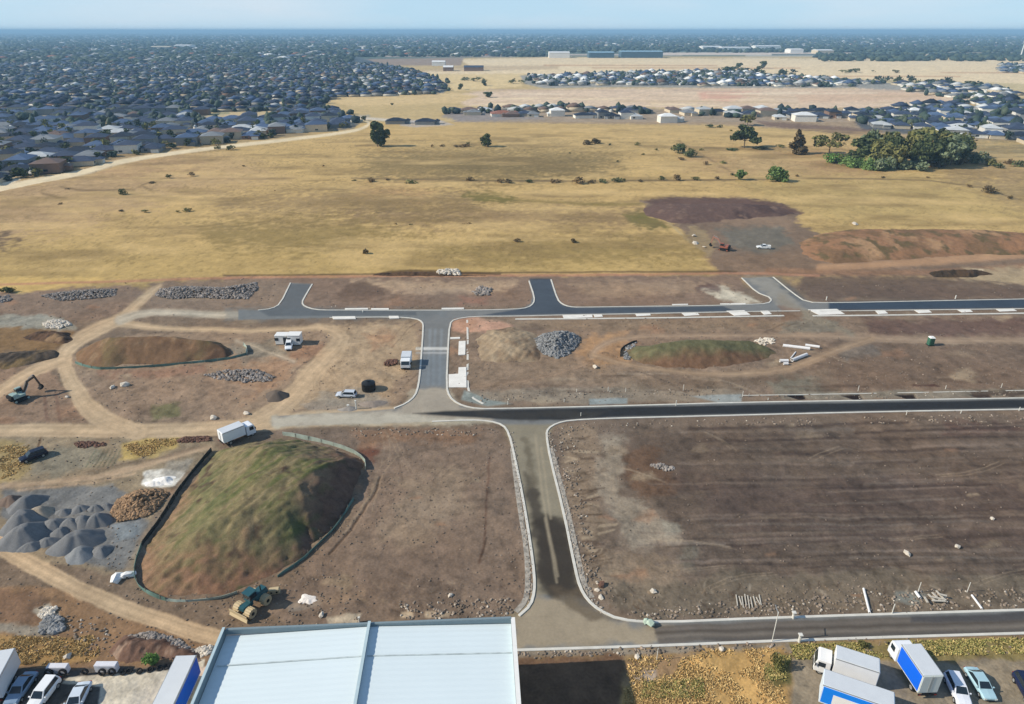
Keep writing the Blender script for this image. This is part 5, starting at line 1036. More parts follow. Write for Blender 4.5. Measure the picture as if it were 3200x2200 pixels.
# remaining houses: one object
def merged(name, items, m, kind="stuff"):
    Vs, Fs, Cs = [], [], []; n = 0
    for (T, Fq, col, M) in items:
        P_ = T @ M[0].T+M[1]; Vs.append(P_); Fs.append(Fq+n); n += len(T); Cs.append(col)
    return tag(mkobj(name, npmesh(name, np.concatenate(Vs), np.concatenate(Fs), m, np.concatenate(Cs))), kind=kind)
def quadify(mb_):
    T = np.array(mb_.v, float); Fq = []
    for f in mb_.f: Fq.append(f if len(f) == 4 else (f[0], f[1], f[2], f[2]))
    return T, Fq
def tri(mb_):
    T = np.array(mb_.v, float); Fq = []
    for f in mb_.f:
        for i in range(1, len(f)-1): Fq.append((f[0], f[i], f[i+1]))
    return T, np.array(Fq)
wb = MB(); wb.box((0, 0, 1.4), (12.5, 16, 2.8)); nw = len(wb.v); hip(wb, 12.5, 16, 2.8, 2.4); HTv, HTf = tri(wb)
WL = {"white": A(220, 218, 210), "cream": A(196, 184, 160), "grey": A(140, 142, 142), "brick": A(132, 106, 90)}
MFAR = colmat("far_paint", .7, .08, .05, .3, 0)
items = []
def hitem(x, y, rz, rcol, wcol, s=(1, 1, 1)):
    c, s_ = math.cos(rz), math.sin(rz); M = np.array([[c*s[0], -s_*s[1], 0], [s_*s[0], c*s[1], 0], [0, 0, s[2]]])
    col = np.tile(np.array(rcol), (len(HTv), 1)); col[:nw] = wcol; items.append((HTv, HTf, col*NR.uniform(.8, 1.15), (M, np.array([x, y, 0]))))
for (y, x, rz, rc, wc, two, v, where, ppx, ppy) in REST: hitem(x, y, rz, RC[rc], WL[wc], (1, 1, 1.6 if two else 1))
# the endless plain beyond: scattered roofs
for i in range(15000):
    py = 100+(rr.random()**1.3)*95; px = rr.uniform(-300, 3500)
    if py > 176 and px > 1050: continue
    if py > 150 and px > 1700: continue
    if py < 112 and rr.random() < .5: continue
    p = g(px, py); big = rr.random() < .05
    rc = rr.choice(["charcoal", "slate blue", "grey", "pale grey", "white", "slate blue", "terracotta", "grey"])
    hitem(p.x, p.y, rr.uniform(0, 3), RC[rc], WL[rr.choice(["white", "cream", "grey"])], (rr.uniform(2, 4), rr.uniform(1.5, 3), 2) if big else (1.2, 1.2, 1.2))
for (y, x, rz, rc, wc, two, v, where, ppx, ppy) in cand:
    if rr.random() < .28: hitem(x+rr.uniform(-9, 9), y+rr.choice([-11, 11])+rr.uniform(-2, 2), rz, RC[rr.choice(["white", "pale grey", "white", "slate blue"])], WL["white"], (rr.uniform(.2, .4), rr.uniform(.15, .3), rr.uniform(.4, .8)))  # small pale sheds added as glints among the roofs
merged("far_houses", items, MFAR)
# individual building-site houses, one by one
SITE = [(1238, 386, 0, "black", "grey", False, 0, "lone long black roofed house on the pale bare plot beside the curved road", 1.0), (1300+30, 388, 0, "black", "grey", False, 0, "second black roofed house on the pale bare plot, right of the long one", 1.0),
 (1480, 358, .1, "grey", "cream", False, 1, "grey roofed house frame at the left of the building site row", .9), (1570, 362, .1, "terracotta", "white", False, 0, "pink roofed house in the building site row", 1.3), (1600, 364, .1, "brown", "brick", False, 1, "brown roofed house right of the pink roofed one", .9), (1640, 362, 0, "charcoal", "grey", False, 1, "charcoal roofed house left of the white two storey house", .9), (1666, 364, 0, "grey", "cream", False, 1, "grey roofed house touching the white two storey house's left side", .8),
 (1740, 362, .1, "white", "white", True, 1, "bright white two storey house alone in the building site row", .9), (1822, 368, .1, "black", "white", False, 0, "black roofed house beginning the right hand terrace of the site row", 1.0), (1850, 367, .1, "charcoal", "cream", False, 1, "charcoal roofed house, second in the right hand terrace", .9), (1882, 368, .1, "black", "grey", True, 0, "tall black roofed house in the middle of the right hand terrace", .9), (1912, 369, .1, "black", "grey", False, 0, "low black roofed house right of the tall one in the terrace", .9), (1955, 370, .1, "charcoal", "white", True, 1, "charcoal roofed white house near the end of the terrace", .8), (1985, 371, .1, "pale grey", "white", False, 1, "pale roofed house closing the terrace", .8),
 (2084, 382, .1, "white", "white", True, 0, "white two storey house standing apart right of the terrace", .9), (2098+12, 380, .1, "pale grey", "white", False, 0, "pale roofed annex house behind the apart white house", .7),
 (2435, 374, -.1, "pale grey", "cream", False, 1, "pale house left of the white gabled house on the grey plots", .8), (2510, 378, -.1, "white", "white", True, 0, "white gabled house on the grey plots above the lone trees", 1.1), (2480, 368, -.1, "black", "grey", False, 0, "black roofed house behind the white gabled house", .9), (2560, 368, -.1, "charcoal", "grey", False, 1, "charcoal roofed house right of the white gabled house", 1.0), (2600, 366, -.1, "black", "brick", True, 0, "tall black roofed house in the middle of the grey plots", .9), (2640, 362, 0, "charcoal", "grey", False, 1, "charcoal roofed house behind the tall black roofed one", .8), (2690, 376, -.1, "black", "cream", True, 0, "blue black house with pale front on the grey plots", 1.0), (2772, 388, -.1, "slate blue", "grey", False, 0, "slate blue roofed house left of the dark suburb", 1.1),
 (2855, 352, 0, "white", "white", False, 1, "white house alone on the pale strip behind the slate roofed one", .9), (2880, 350, 0, "charcoal", "white", False, 0, "charcoal house beside the lone white one on the pale strip", .9)]
for (px, py, rz, rc, wc, two, v, lb, sc) in SITE:
    p = g(px, py); put_house(p.x, p.y, rz+rr.choice([0, math.pi/2]), rc, wc, two, v, lb, None, True, sc)
# far sheds
def shed(px, py, wpx, hm, d, roofm, wallm, label):
    p = g(px, py); w = wpx/ppm(py); t = root("warehouse", label, "warehouse", p)
    m = MB(); m.box((0, d/2, hm/2), (w, d, hm)); m.obj("wall", wallm, t); m = MB(); m.loft([[Vector((-w/2-.5, -.5, hm)), Vector((-w/2-.5, d+.5, hm)), Vector((-w/2-.5, d/2, hm+3))], [Vector((w/2+.5, -.5, hm)), Vector((w/2+.5, d+.5, hm)), Vector((w/2+.5, d/2, hm+3))]]); m.obj("roof", roofm, t)
M_BLU = mat("pale_blue_cladding", A(128, 168, 190), .6); M_DKB = mat("dark_blue_cladding", A(70, 100, 120), .6)
for px, py, w, hm, rm_, wm_, lb in ((1748, 181, 64, 12, M_WHITE, M_WHITE, "white far warehouse left of the blue sheds"), (1880, 181, 78, 12, M_BLU, M_DKB, "shorter blue far warehouse on the plain"), (2006, 181, 130, 14, M_BLU, M_DKB, "longer blue far warehouse on the plain"), (2225, 158, 60, 12, M_WHITE, M_WHITE, "white far shed at the left of the horizon industrial strip"), (2300, 159, 90, 10, M_WHITE, M_WHITE, "long white far shed in the horizon industrial strip"), (2400, 156, 80, 12, M_WHITE, M_WHITE, "white far shed right in the horizon industrial strip"), (2490, 166, 40, 10, M_WHITE, M_WHITE, "small white far shed right of the industrial strip"), (2580, 168, 50, 9, M_WHITE, WM["cream"], "small cream far shed near the plain's edge"), (1540, 138, 36, 10, M_WHITE, M_WHITE, "tiny white shed near the horizon, middle"), (570, 153, 50, 12, M_WHITE, M_WHITE, "white shed in the far left suburb"), (500, 154, 60, 8, WM["cream"], WM["cream"], "cream shed left of the white one in the far suburb"), (1370, 206, 40, 7, M_WHITE, M_WHITE, "white shed on the pale paddock edge"), (1400, 222, 30, 6, M_WHITE, WM["brick"], "low white roofed shed before the far paddock"), (1480, 222, 60, 6, RM["charcoal"], WM["brick"], "low dark roofed shed on the far paddock")):
    shed(px, py, w, hm*1.2, 60 if py < 190 else 25, rm_, wm_, lb)
# telecom pole near the right horizon
p = g(3190, 176); t = root("radio_mast", "thin pale mast standing on the plain at the right horizon", "mast", p); m = MB(); m.cyl((0, 0, 0), (0, 0, 44), 2.2, 8, 1.2); m.obj("pole", M_WHITE, t); m = MB(); m.cyl((0, 0, 40), (0, 0, 46), 3.2, 8); m.obj("antenna", M_WHITE, t)
# suburb trees: the nearest as trees of their own, the rest as one mass
n_ind = 0; blobs = []
icoV = np.array(ICO[0]); icoF = np.array(ICO[1])
edge = []
for a, b in zip(PALE[1:-3], PALE[2:-2]):
    for k in range(int(math.hypot(b[0]-a[0], b[1]-a[1])/26)):
        t = rr.random(); edge.append((a[0]+(b[0]-a[0])*t, a[1]+(b[1]-a[1])*t-rr.uniform(12, 30)))
for (x, y) in edge:
    if x < -20: continue
    plant(x, y, rr.uniform(20, 36)*(y/480), rr.uniform(16, 30)*(y/480), rr.choice(["round", "shrub", "tall"]), rr.choice(["dark", "navy", "dark", "olive"]), "dark street tree between the pale road and the left suburb", "trees along the pale road", n=200, v=rr.randint(1, 5)); n_ind += 1
st = []
for c in vis:
    for q_ in range(rr.choice([0, 1, 1, 2])):
        st.append((c[0]+rr.uniform(-16, 16), c[1]+rr.uniform(-16, 16), c[7]))
st.sort(); print("suburb trees", len(st), n_ind)
for (y, x, where) in st[:90]:
    px, py = topx(x, y, 0); k = ppm(py)
    plant(px, py, rr.uniform(5, 9)*k, rr.uniform(5, 9)*k, rr.choice(["round", "shrub"]), rr.choice(["dark", "navy", "olive"]), "dark garden tree "+where, "garden trees "+where, n=130, v=rr.randint(1, 4))
items = []
TCOL = [A(50, 66, 60), A(60, 76, 66), A(78, 90, 72), A(42, 58, 62), A(64, 82, 74)]
def titem(x, y, r, h):
    M = np.array([[r, 0, 0], [0, r, 0], [0, 0, h]])*1.0; V_ = icoV*NR.uniform(.75, 1.25, (len(icoV), 1)); c = np.tile(np.array(rr.choice(TCOL)), (len(icoV), 1))
    items.append((V_, icoF, c, (M, np.array([x, y, h*.8]))))
for (y, x, where) in st[90:]:
    for q in range(2): titem(x+rr.uniform(-6, 6), y+rr.uniform(-6, 6), rr.uniform(2.2, 4.5), rr.uniform(2, 4.5))
for i in range(18000):
    py = 98.7+(rr.random()**1.3)*101; px = rr.uniform(-300, 3500)
    if (py > 178 and px > 1100) or (py > 165 and px > 1750): continue
    p = g(px, py); s_ = rr.uniform(3.5, 7)*(1+p.y/9000); titem(p.x, p.y, s_*rr.uniform(1, 1.9), min(s_*.8, 10))
for i in range(420):
    px = rr.uniform(2550, 3300); py = rr.uniform(172, 192); p = g(px, py); titem(p.x, p.y, rr.uniform(5, 14), rr.uniform(4, 7))
merged("far_trees", items, MFAR)
# golden weeds on the verges (uncountable)
def weeds(name, polys, n, h, cols, seed):
    rs = random.Random(seed); V_ = []; C_ = []
    for poly, share in polys:
        xs = [p[0] for p in poly]; ys = [p[1] for p in poly]; k = 0
        while k < n*share:
            x = rs.uniform(min(xs), max(xs)); y = rs.uniform(min(ys), max(ys))
            if not inside(np.array([x]), np.array([y]), poly)[0]: continue
            p = g(x, y); k += 1; c = np.array(A(*rs.choice(cols)))*rs.uniform(.88, 1.1)
            if fbm(np.array([p.x*.5]), np.array([p.y*.5]), 2, 5)[0] < rs.uniform(-.4, .2): continue
            z = gz(x, y)
            for q in range(3):
                a = rs.uniform(0, 6.28); w = rs.uniform(.05, .13); hh = h*rs.uniform(.2, 1.0); dx, dy = math.cos(a)*w, math.sin(a)*w; lx, ly = rs.uniform(-.22, .22), rs.uniform(-.22, .22)
                V_ += [(p.x-dx, p.y-dy, z), (p.x+dx, p.y+dy, z), (p.x+dx*.6+lx, p.y+dy*.6+ly, z+hh), (p.x-dx*.8+lx, p.y-dy*.8+ly, z+hh*.9)]; C_ += [c]*4
    V_ = np.array(V_); tag(mkobj(name, npmesh(name, V_, np.arange(len(V_)).reshape(-1, 4), MATS.get("weed") or colmat("weed", .9, .15, .5, 3, 0), np.array(C_))), kind="stuff")
weeds("dry_weeds", [([(2130, 2060), (2220, 2034), (2440, 2024), (2450, 2200), (2400, 2330), (1950, 2330), (1950, 2150), (2100, 2110)], .5), ([(-30, 1990), (180, 1992), (290, 1985), (320, 2060), (200, 2078), (-30, 2078)], .22), ([(1960, 2060), (2100, 2045), (2060, 2200), (1960, 2200)], .05), ([(380, 1392), (470, 1372), (556, 1370), (540, 1400), (440, 1432)], .06), ([(-40, 1400), (90, 1385), (100, 1470), (-40, 1510)], .08)], 17000, .2, [(206, 172, 108), (214, 182, 116), (190, 158, 98), (176, 146, 90)], 3)
weeds("green_weeds", [([(2470, 2016), (3300, 1990), (3300, 2040), (2560, 2062), (2480, 2058)], .7), ([(2390, 2050), (2470, 2050), (2450, 2130), (2390, 2130)], .15), ([(2010, 2130), (2200, 2120), (2200, 2180), (2000, 2180)], .15)], 8000, .22, [(150, 144, 76), (176, 164, 96), (124, 128, 66), (192, 172, 106)], 4)
# ================================================================ VEHICLES AND MACHINES (local +X is forward)
def A2(*c):
    v = np.asarray(c)/255.0; return tuple(float(k) for k in np.where(v <= .04045, v/12.92, ((v+.055)/1.055)**2.4))
def paint(name, c, rough=.35, metal=0.0): return mat("paint_"+name, A2(*c), rough, metal, .03, 1.0, 0, 0, .5)
M_LAMP = mat("lamp_lens", A(214, 216, 210), .2); M_RED = mat("red_lens", A(150, 26, 20), .3)
def place(t, front, rear):
    c = (front+rear)/2; t.location = (c.x, c.y, 0); t.rotation_euler = (0, 0, math.atan2(front.y-rear.y, front.x-rear.x))
def wheel(t, x, y, r, w, rim=M_STEEL):
    m = MB(); m.cyl((0, -w/2, 0), (0, w/2, 0), r, 18); k = m.obj("wheel", M_DARK, t, bevel=.03); k.location = (x, y, r)
    m = MB(); s_ = 1 if y > 0 else -1; m.cyl((0, s_*(w/2-.02), 0), (0, s_*(w/2+.015), 0), r*.58, 12); m.obj("rim", rim, k)
def car(label, col, front, rear, style="sedan", group=None, cat="car", name="parked_car"):
    pm = paint("car_%d_%d_%d" % col, col, .28); L_ = (front-rear).length if False else {"sedan": 4.7, "wagon": 4.7, "ute": 5.2, "hatch": 4.2, "suv": 4.7}[style]; W2 = .92
    t = root(name, label, cat, group=group); place(t, front, rear); h = {"sedan": 1.44, "wagon": 1.5, "ute": 1.72, "hatch": 1.5, "suv": 1.72}[style]; hb = .92 if h < 1.6 else 1.08; hl = L_/2
    xs = [(-hl, .76, hb*.72), (-hl+.12, .88, hb*.92), (-hl*.72, W2, hb), (-.2, W2+.01, hb*1.0), (hl*.42, W2, hb*.98), (hl*.72, W2*.98, hb*.9), (hl-.15, .86, hb*.78), (hl, .7, hb*.6)]
    rings = []
    for x, w, zt in xs:
        zb = .3 if abs(x) < hl-.05 else .42
        rings.append([Vector(p) for p in ((x, -w*.92, zb), (x, -w, zb+.2), (x, -w, zt-.14), (x, -w*.84, zt), (x, 0, zt+.04), (x, w*.84, zt), (x, w, zt-.14), (x, w, zb+.2), (x, w*.92, zb))])
    m = MB(); m.loft(rings)
    x0, x1, x2, x3 = {"sedan": (-1.75, -1.0, .35, 1.15), "wagon": (-2.2, -1.95, .3, 1.15), "hatch": (-1.95, -1.5, .25, 1.05), "suv": (-2.2, -1.95, .35, 1.1), "ute": (-.9, -.7, .35, 1.15)}[style]
    wb_, wt = .82, .66; z0 = hb+.0; z1 = h
    vs = [(x0, -wb_, z0), (x3, -wb_, z0), (x3, wb_, z0), (x0, wb_, z0), (x1, -wt, z1), (x2, -wt, z1), (x2, wt, z1), (x1, wt, z1)]
    m.add(vs, [(0, 1, 5, 4), (1, 2, 6, 5), (2, 3, 7, 6), (3, 0, 4, 7), (4, 5, 6, 7)])
    if style == "ute": m.box((-1.65, .82, hb+.12), (1.6, .1, .35)); m.box((-1.65, -.82, hb+.12), (1.6, .1, .35)); m.box((-2.5, 0, hb+.12), (.1, 1.7, .35))
    m.obj("body", pm, t, bevel=.02)
    def glass(nm, a, b, c, d, off):
        q = [Vector(a), Vector(b), Vector(c), Vector(d)]; ce = sum(q, Vector())/4; n = (q[1]-q[0]).cross(q[3]-q[0]).normalized()
        if n.dot(ce-Vector((0, 0, z0))) < 0: n = -n
        q = [ce+(p-ce)*.86+n*off for p in q]; qi = [p-n*.03 for p in q]; g_ = MB(); g_.add(q+qi, [(0, 1, 2, 3), (7, 6, 5, 4), (0, 4, 5, 1), (1, 5, 6, 2), (2, 6, 7, 3), (3, 7, 4, 0)]); g_.obj(nm, M_GLASS, t)
    glass("windscreen", vs[1], vs[2], vs[6], vs[5], .015); glass("rear_window", vs[3], vs[0], vs[4], vs[7], .015)
    glass("side_window", vs[0], vs[1], vs[5], vs[4], .015); glass("side_window", vs[2], vs[3], vs[7], vs[6], .015)
    for x in (hl*.62, -hl*.6):
        for y in (-.84, .84): wheel(t, x, y, .33 if h < 1.6 else .38, .22)
    for y in (-.62, .62):
        g_ = MB(); g_.box((hl-.06, y, hb*.62), (.14, .34, .14)); g_.obj("headlight", M_LAMP, t)
        g_ = MB(); g_.box((-hl+.02, y*1.05, hb*.74), (.1, .28, .16)); g_.obj("tail_light", M_RED, t)
    g_ = MB(); g_.box((hl-.01, 0, hb*.42), (.06, 1.0, .2)); g_.obj("grille", M_DARK, t)
    for y in (-1.0, 1.0): g_ = MB(); g_.box((x3-.25, y, hb+.08), (.14, .2, .13)); g_.obj("mirror", pm, t)
    return t
def truckcab(t, x, w, h, pm, z0=.5, ln=1.9):
    m = MB(); prof = [(x-ln, z0), (x, z0), (x+.02, z0+(h-z0)*.45), (x-.28, h-.1), (x-.5, h), (x-ln, h)]
    r = [[Vector((p[0], s_*w/2, p[1])) for p in prof] for s_ in (-1, 1)]; m.loft(r); m.obj("cab", pm, t, bevel=.05)
    n = len(prof); a, b = prof[2], prof[3]; m = MB(); e = .03
    def L2(k): return a[0]+(b[0]-a[0])*k, a[1]+(b[1]-a[1])*k
    p0, p1 = L2(.08), L2(.9); vs = [(p0[0]+e, -w*.43, p0[1]), (p0[0]+e, w*.43, p0[1]), (p1[0]+e, w*.41, p1[1]+.02), (p1[0]+e, -w*.41, p1[1]+.02)]; vs += [(v[0]-.05, v[1], v[2]) for v in vs]
    m.add(vs, [(0, 1, 2, 3), (7, 6, 5, 4), (0, 4, 5, 1), (1, 5, 6, 2), (2, 6, 7, 3), (3, 7, 4, 0)]); m.obj("windscreen", M_GLASS, t)
    for s_ in (-1, 1):
        m = MB(); m.box((x-.85, s_*(w/2+.012), z0+(h-z0)*.66), (.85, .03, (h-z0)*.36)); m.obj("side_window", M_GLASS, t)
        m = MB(); m.box((x+.02, s_*w*.36, z0+.28), (.06, .3, .18)); m.obj("headlight", M_LAMP, t)
        m = MB(); m.box((x-.1, s_*(w/2+.18), z0+(h-z0)*.62), (.1, .22, .42)); m.obj("mirror", M_DARK, t)
    m = MB(); m.box((x+.04, 0, z0+.05), (.1, w*.94, .24)); m.obj("bumper", M_DARK, t)
def lorry(label, boxf, boxr, w, h, boxcol, cabcol, cabh=2.5, side=None, panel=None, cab=True, trailer=False, roofcol=None, cat="truck", name="lorry", group=None):
    """boxf, boxr: world points under the front and rear of the load box"""
    L_ = (boxf-boxr).length; t = root(name, label, cat, group=group); place(t, boxf, boxr); hl = L_/2
    m = MB(); m.box((0, 0, .85), (L_, w*.42, .26)); m.obj("chassis", M_DARK, t)
    bm_ = paint("box_%d_%d_%d" % boxcol, boxcol, .45); m = MB(); m.box((0, 0, (1.0+h)/2), (L_, w, h-1.0)); m.obj("load_box", bm_, t, bevel=.03)
    m = MB(); m.box((0, 0, h+.02), (L_-.12, w-.12, .05)); m.obj("box_roof", paint("roof_%d_%d_%d" % (roofcol or (206, 210, 212)), roofcol or (206, 210, 212), .6), t)
    for k in (-1, 1): m = MB(); m.box((0, k*(w/2+.015), h-.06), (L_, .05, .12)); m.obj("top_rail", M_STEEL, t)
    for y in (-w*.24, w*.24): m = MB(); m.box((-hl-.02, y, (1.1+h)/2), (.06, w*.46, h-1.3)); m.obj("rear_door", bm_, t)
    for k in (-.12, .12): m = MB(); m.cyl((-hl-.07, k, 1.15), (-hl-.07, k, h-.15), .025, 6); m.obj("door_bar", M_STEEL, t)
    m = MB(); m.box((-hl-.05, 0, .78), (.14, w*.94, .2)); m.obj("rear_bumper", M_DARK, t)
    for y in (-w*.4, w*.4): m = MB(); m.box((-hl-.13, y, .8), (.05, .26, .12)); m.obj("tail_light", M_RED, t)
    if side:
        sm_ = paint("side_%d_%d_%d" % side, side, .5)
        for k in (-1, 1): m = MB(); m.box((0, k*(w/2+.02), (1.15+h-.2)/2), (L_-.3, .04, h-.2-1.25)); m.obj("side_curtain", sm_, t)
    if panel:
        for k in (-1, 1): m = MB(); m.box((panel[0], k*(w/2+.05), panel[1]), (panel[2], .03, panel[3])); m.obj("side_panel", M_WHITE, t)
    if cab: truckcab(t, hl+2.15, min(w, 2.3), cabh, paint("cab_%d_%d_%d" % cabcol, cabcol, .35)); wheel(t, hl+1.35, -.95, .45, .28); wheel(t, hl+1.35, .95, .45, .28); m = MB(); m.box((hl+1, 0, .62), (2.4, w*.4, .2)); m.obj("chassis_rail", M_DARK, t)
    axles = [-hl+1.1, -hl+2.2, -hl+3.3] if trailer else [-hl+1.3]
    for x in axles:
        for y in (-w*.42, w*.42): wheel(t, x, y, .48, .34)
    if trailer and not cab:
        for y in (-.8, .8): m = MB(); m.box((hl-2.4, y, .5), (.14, .14, 1.0)); m.obj("landing_leg", M_STEEL, t)
    return t
car("blue grey sedan parked at the left end of the lower left row", (128, 150, 172), g(42, 2200), g(96, 2122), "sedan", "cars in the lower left yard")
car("white long roofed four wheel drive in the middle of the lower left row", (236, 237, 236), g(104, 2226), g(172, 2136), "suv", "cars in the lower left yard")
car("silver white sedan at the right end of the lower left row", (206, 216, 224), g(224, 2236), g(266, 2152), "sedan", "cars in the lower left yard")
car("white van with sloping bonnet between the blue trailer and the pale blue car", (228, 230, 234), g(3012, 2216), g(2966, 2118), "suv", "cars in the lower right yard")
car("pale blue sedan in the lower right yard", (168, 200, 208), g(3086, 2186), g(3034, 2106), "sedan", "cars in the lower right yard")
car("navy blue car cut off by the right edge of the yard", (24, 34, 66), g(3236, 2215), g(3180, 2118), "suv", "cars in the lower right yard")
car("small dark navy car standing alone in the rough yard at the left", (22, 26, 44), g(84, 1440), g(130, 1424), "suv")
car("silver car parked beside the black tank near the side road", (196, 202, 208), g(1050, 1238), g(1116, 1240), "wagon")
car("white utility vehicle beyond the orange excavator", (226, 226, 222), g(2362, 776), g(2408, 778), "ute")
car("white utility vehicle in front of the site offices", (230, 232, 232), g(902, 1098), g(906, 1076), "suv")
F3 = 3.6
def gp(x, y, z): p = g(x, y, z); return Vector((p.x, p.y, 0))
lorry("white box lorry facing left in the lower right yard", gp(2613, 2036, 3.6), gp(2750, 2080, 3.6), 2.3, 3.6, (236, 236, 232), (238, 236, 230), 2.5)
lorry("blue curtain sided trailer with a white side panel, cut off by the bottom edge", gp(2574, 2114, 4.0), gp(2796, 2190, 4.0), 2.5, 4.0, (226, 236, 242), (236, 236, 236), side=(0, 132, 236), panel=(.2, 2.2, 4.6, 1.5), cab=False, trailer=True, name="semi_trailer", cat="trailer")
lorry("blue sided lorry with a white cab and pale roof beside the white van", gp(2848, 2012, 4.0), gp(2918, 2112, 4.0), 2.5, 4.0, (214, 220, 214), (232, 234, 236), 2.7, side=(8, 100, 222))
lorry("long blue sided trailer with a pale roof beside the warehouse", gp(582, 2048, 4.0), gp(486, 2250, 4.0), 2.5, 4.0, (208, 216, 222), (230, 230, 230), side=(8, 92, 206), cab=False, trailer=True, name="semi_trailer", cat="trailer")
lorry("white box lorry cut off by the left edge of the yard", gp(14, 2030, 3.6), gp(-46, 2140, 3.6), 2.4, 3.6, (206, 212, 216), (230, 230, 230), cab=False, trailer=True, name="semi_trailer", cat="trailer")
lorry("white rigid lorry driving along the haul track behind the largest mound", gp(755, 1322, 3.2), gp(686, 1349, 3.2), 2.4, 3.2, (234, 236, 236), (234, 236, 238), 2.6)
lorry("small white lorry facing the camera beside the upper side road", gp(1268, 1118, 2.4), gp(1272, 1100, 2.4), 2.4, 2.7, (236, 236, 234), (236, 238, 236), 2.5)
# site offices
def shed_box(label, px, py, w, d, h, door):
    t = root("site_office", label, "site office", g(px, py)); m = MB(); m.box((0, 0, h/2+.15), (w, d, h)); m.obj("wall", M_WHITE, t, bevel=.03)
    m = MB(); m.box((0, 0, h+.2), (w+.16, d+.16, .12)); m.obj("roof", M_WHITE, t)
    m = MB(); m.box((door, -d/2-.02, 1.15), (.9, .06, 2.0)); m.obj("door", M_GLASS, t); m = MB(); m.box((-door, -d/2-.02, 1.6), (1.0, .06, .8)); m.obj("window", M_GLASS, t)
    for x in (-w/2+.3, w/2-.3): m = MB(); m.box((x, 0, .07), (.3, d, .16)); m.obj("skid", M_DARK, t)
shed_box("white site office on the left of the touching pair inside the loop", 884, 1072, 3.0, 2.4, 2.4, 1.1)
shed_box("white site office on the right of the touching pair inside the loop", 924, 1073, 3.2, 2.6, 2.6, -1.2)
# portable toilet
t = root("portable_toilet", "green portable toilet with a white roof on the right hand track", "portable toilet", g(2906, 1078)); M_GRN = paint("toilet_green", (58, 104, 84))
m = MB(); m.box((0, 0, 1.1), (1.3, 1.3, 2.1)); m.obj("cabin", M_GRN, t, bevel=.05); m = MB(); m.box((0, 0, 2.26), (1.36, 1.36, .28), taper=.7); m.obj("roof", M_WHITE, t); m = MB(); m.box((.0, -.67, 1.05), (.7, .04, 1.8)); m.obj("door", paint("toilet_door", (40, 78, 62)), t); m = MB(); m.box((0, 0, .06), (1.5, 1.5, .12)); m.obj("base", M_DARK, t)
# excavator
def excavator(label, px, py, heading, body, trackc, arm, sc=1.0):
    t = root("excavator", label, "excavator", g(px, py), heading); t.scale = (sc, sc, sc); bp = paint("exc_%d_%d_%d" % body, body, .5); ap = paint("arm_%d_%d_%d" % arm, arm, .5)
    for y in (-1.15, 1.15):
        m = MB(); prof = [(-1.9, .25), (-1.6, .02), (1.6, .02), (1.9, .25), (1.9, .6), (1.6, .85), (-1.6, .85), (-1.9, .6)]; m.loft([[Vector((p[0], y-.28, p[1])) for p in prof], [Vector((p[0], y+.28, p[1])) for p in prof]]); k = m.obj("track", M_DARK, t)
        for x in (-1.5, 1.5): m = MB(); s_ = 1 if y > 0 else -1; m.cyl((x, y+s_*.2, .43), (x, y+s_*.31, .43), .3, 10); m.obj("sprocket", bp, k)
    m = MB(); m.cyl((0, 0, .8), (0, 0, 1.15), .7, 16); m.obj("turntable", M_DARK, t)
    m = MB(); m.prism([(-1.6, -1.3), (1.2, -1.3), (1.5, -.5), (1.5, 1.3), (-1.6, 1.3), (-2.0, .6), (-2.0, -.6)], 1.15, 1.75); m.box((-1.1, -.1, 2.0), (1.3, 2.2, .55), taper=.9); m.obj("body", bp, t, bevel=.05)
    m = MB(); m.box((-1.95, 0, 1.6), (.6, 2.5, .9)); m.obj("counterweight", M_DARK, t, bevel=.08)
    m = MB(); m.box((.7, .8, 2.35), (1.5, .95, 1.45), taper=.88); k = m.obj("cab", bp, t, bevel=.04)
    m = MB(); m.box((.7, .8, 2.45), (1.44, 1.0, .8)); m.obj("cab_window", M_GLASS, t)
    m = MB(); m.beam((1.2, -.25, 1.6), (2.8, -.25, 4.2), .42, .6); m.beam((2.7, -.25, 4.1), (4.9, -.25, 4.7), .38, .5); m.obj("boom", ap, t)
    m = MB(); m.beam((4.6, -.25, 5.1), (5.4, -.25, 2.2), .32, .42); m.obj("stick", ap, t)
    for y in (-.5, 0): m = MB(); m.cyl((1.5, y, 1.6), (2.9, y, 3.6), .08, 8); m.obj("boom_cylinder", M_STEEL, t)
    m = MB(); m.cyl((3.2, -.25, 4.75), (4.6, -.25, 5.25), .08, 8); m.obj("stick_cylinder", M_STEEL, t)
    m = MB(); prof = [(5.45, 2.3), (5.9, 1.9), (6.0, 1.3), (5.6, .9), (5.0, .8), (4.7, 1.1), (5.1, 1.2), (5.4, 1.5)]; m.loft([[Vector((p[0], -.8, p[1])) for p in prof], [Vector((p[0], .3, p[1])) for p in prof]]); k = m.obj("bucket", M_DARK, t)
    return t
excavator("pale green and dark excavator at the left edge with its boom raised", 62, 1250, math.radians(62), (150, 172, 164), (40, 40, 40), (74, 64, 54), .88)
excavator("orange red excavator on the dark excavated ground", 2262, 782, math.radians(150), (150, 90, 70), (40, 40, 40), (160, 116, 98), .95)
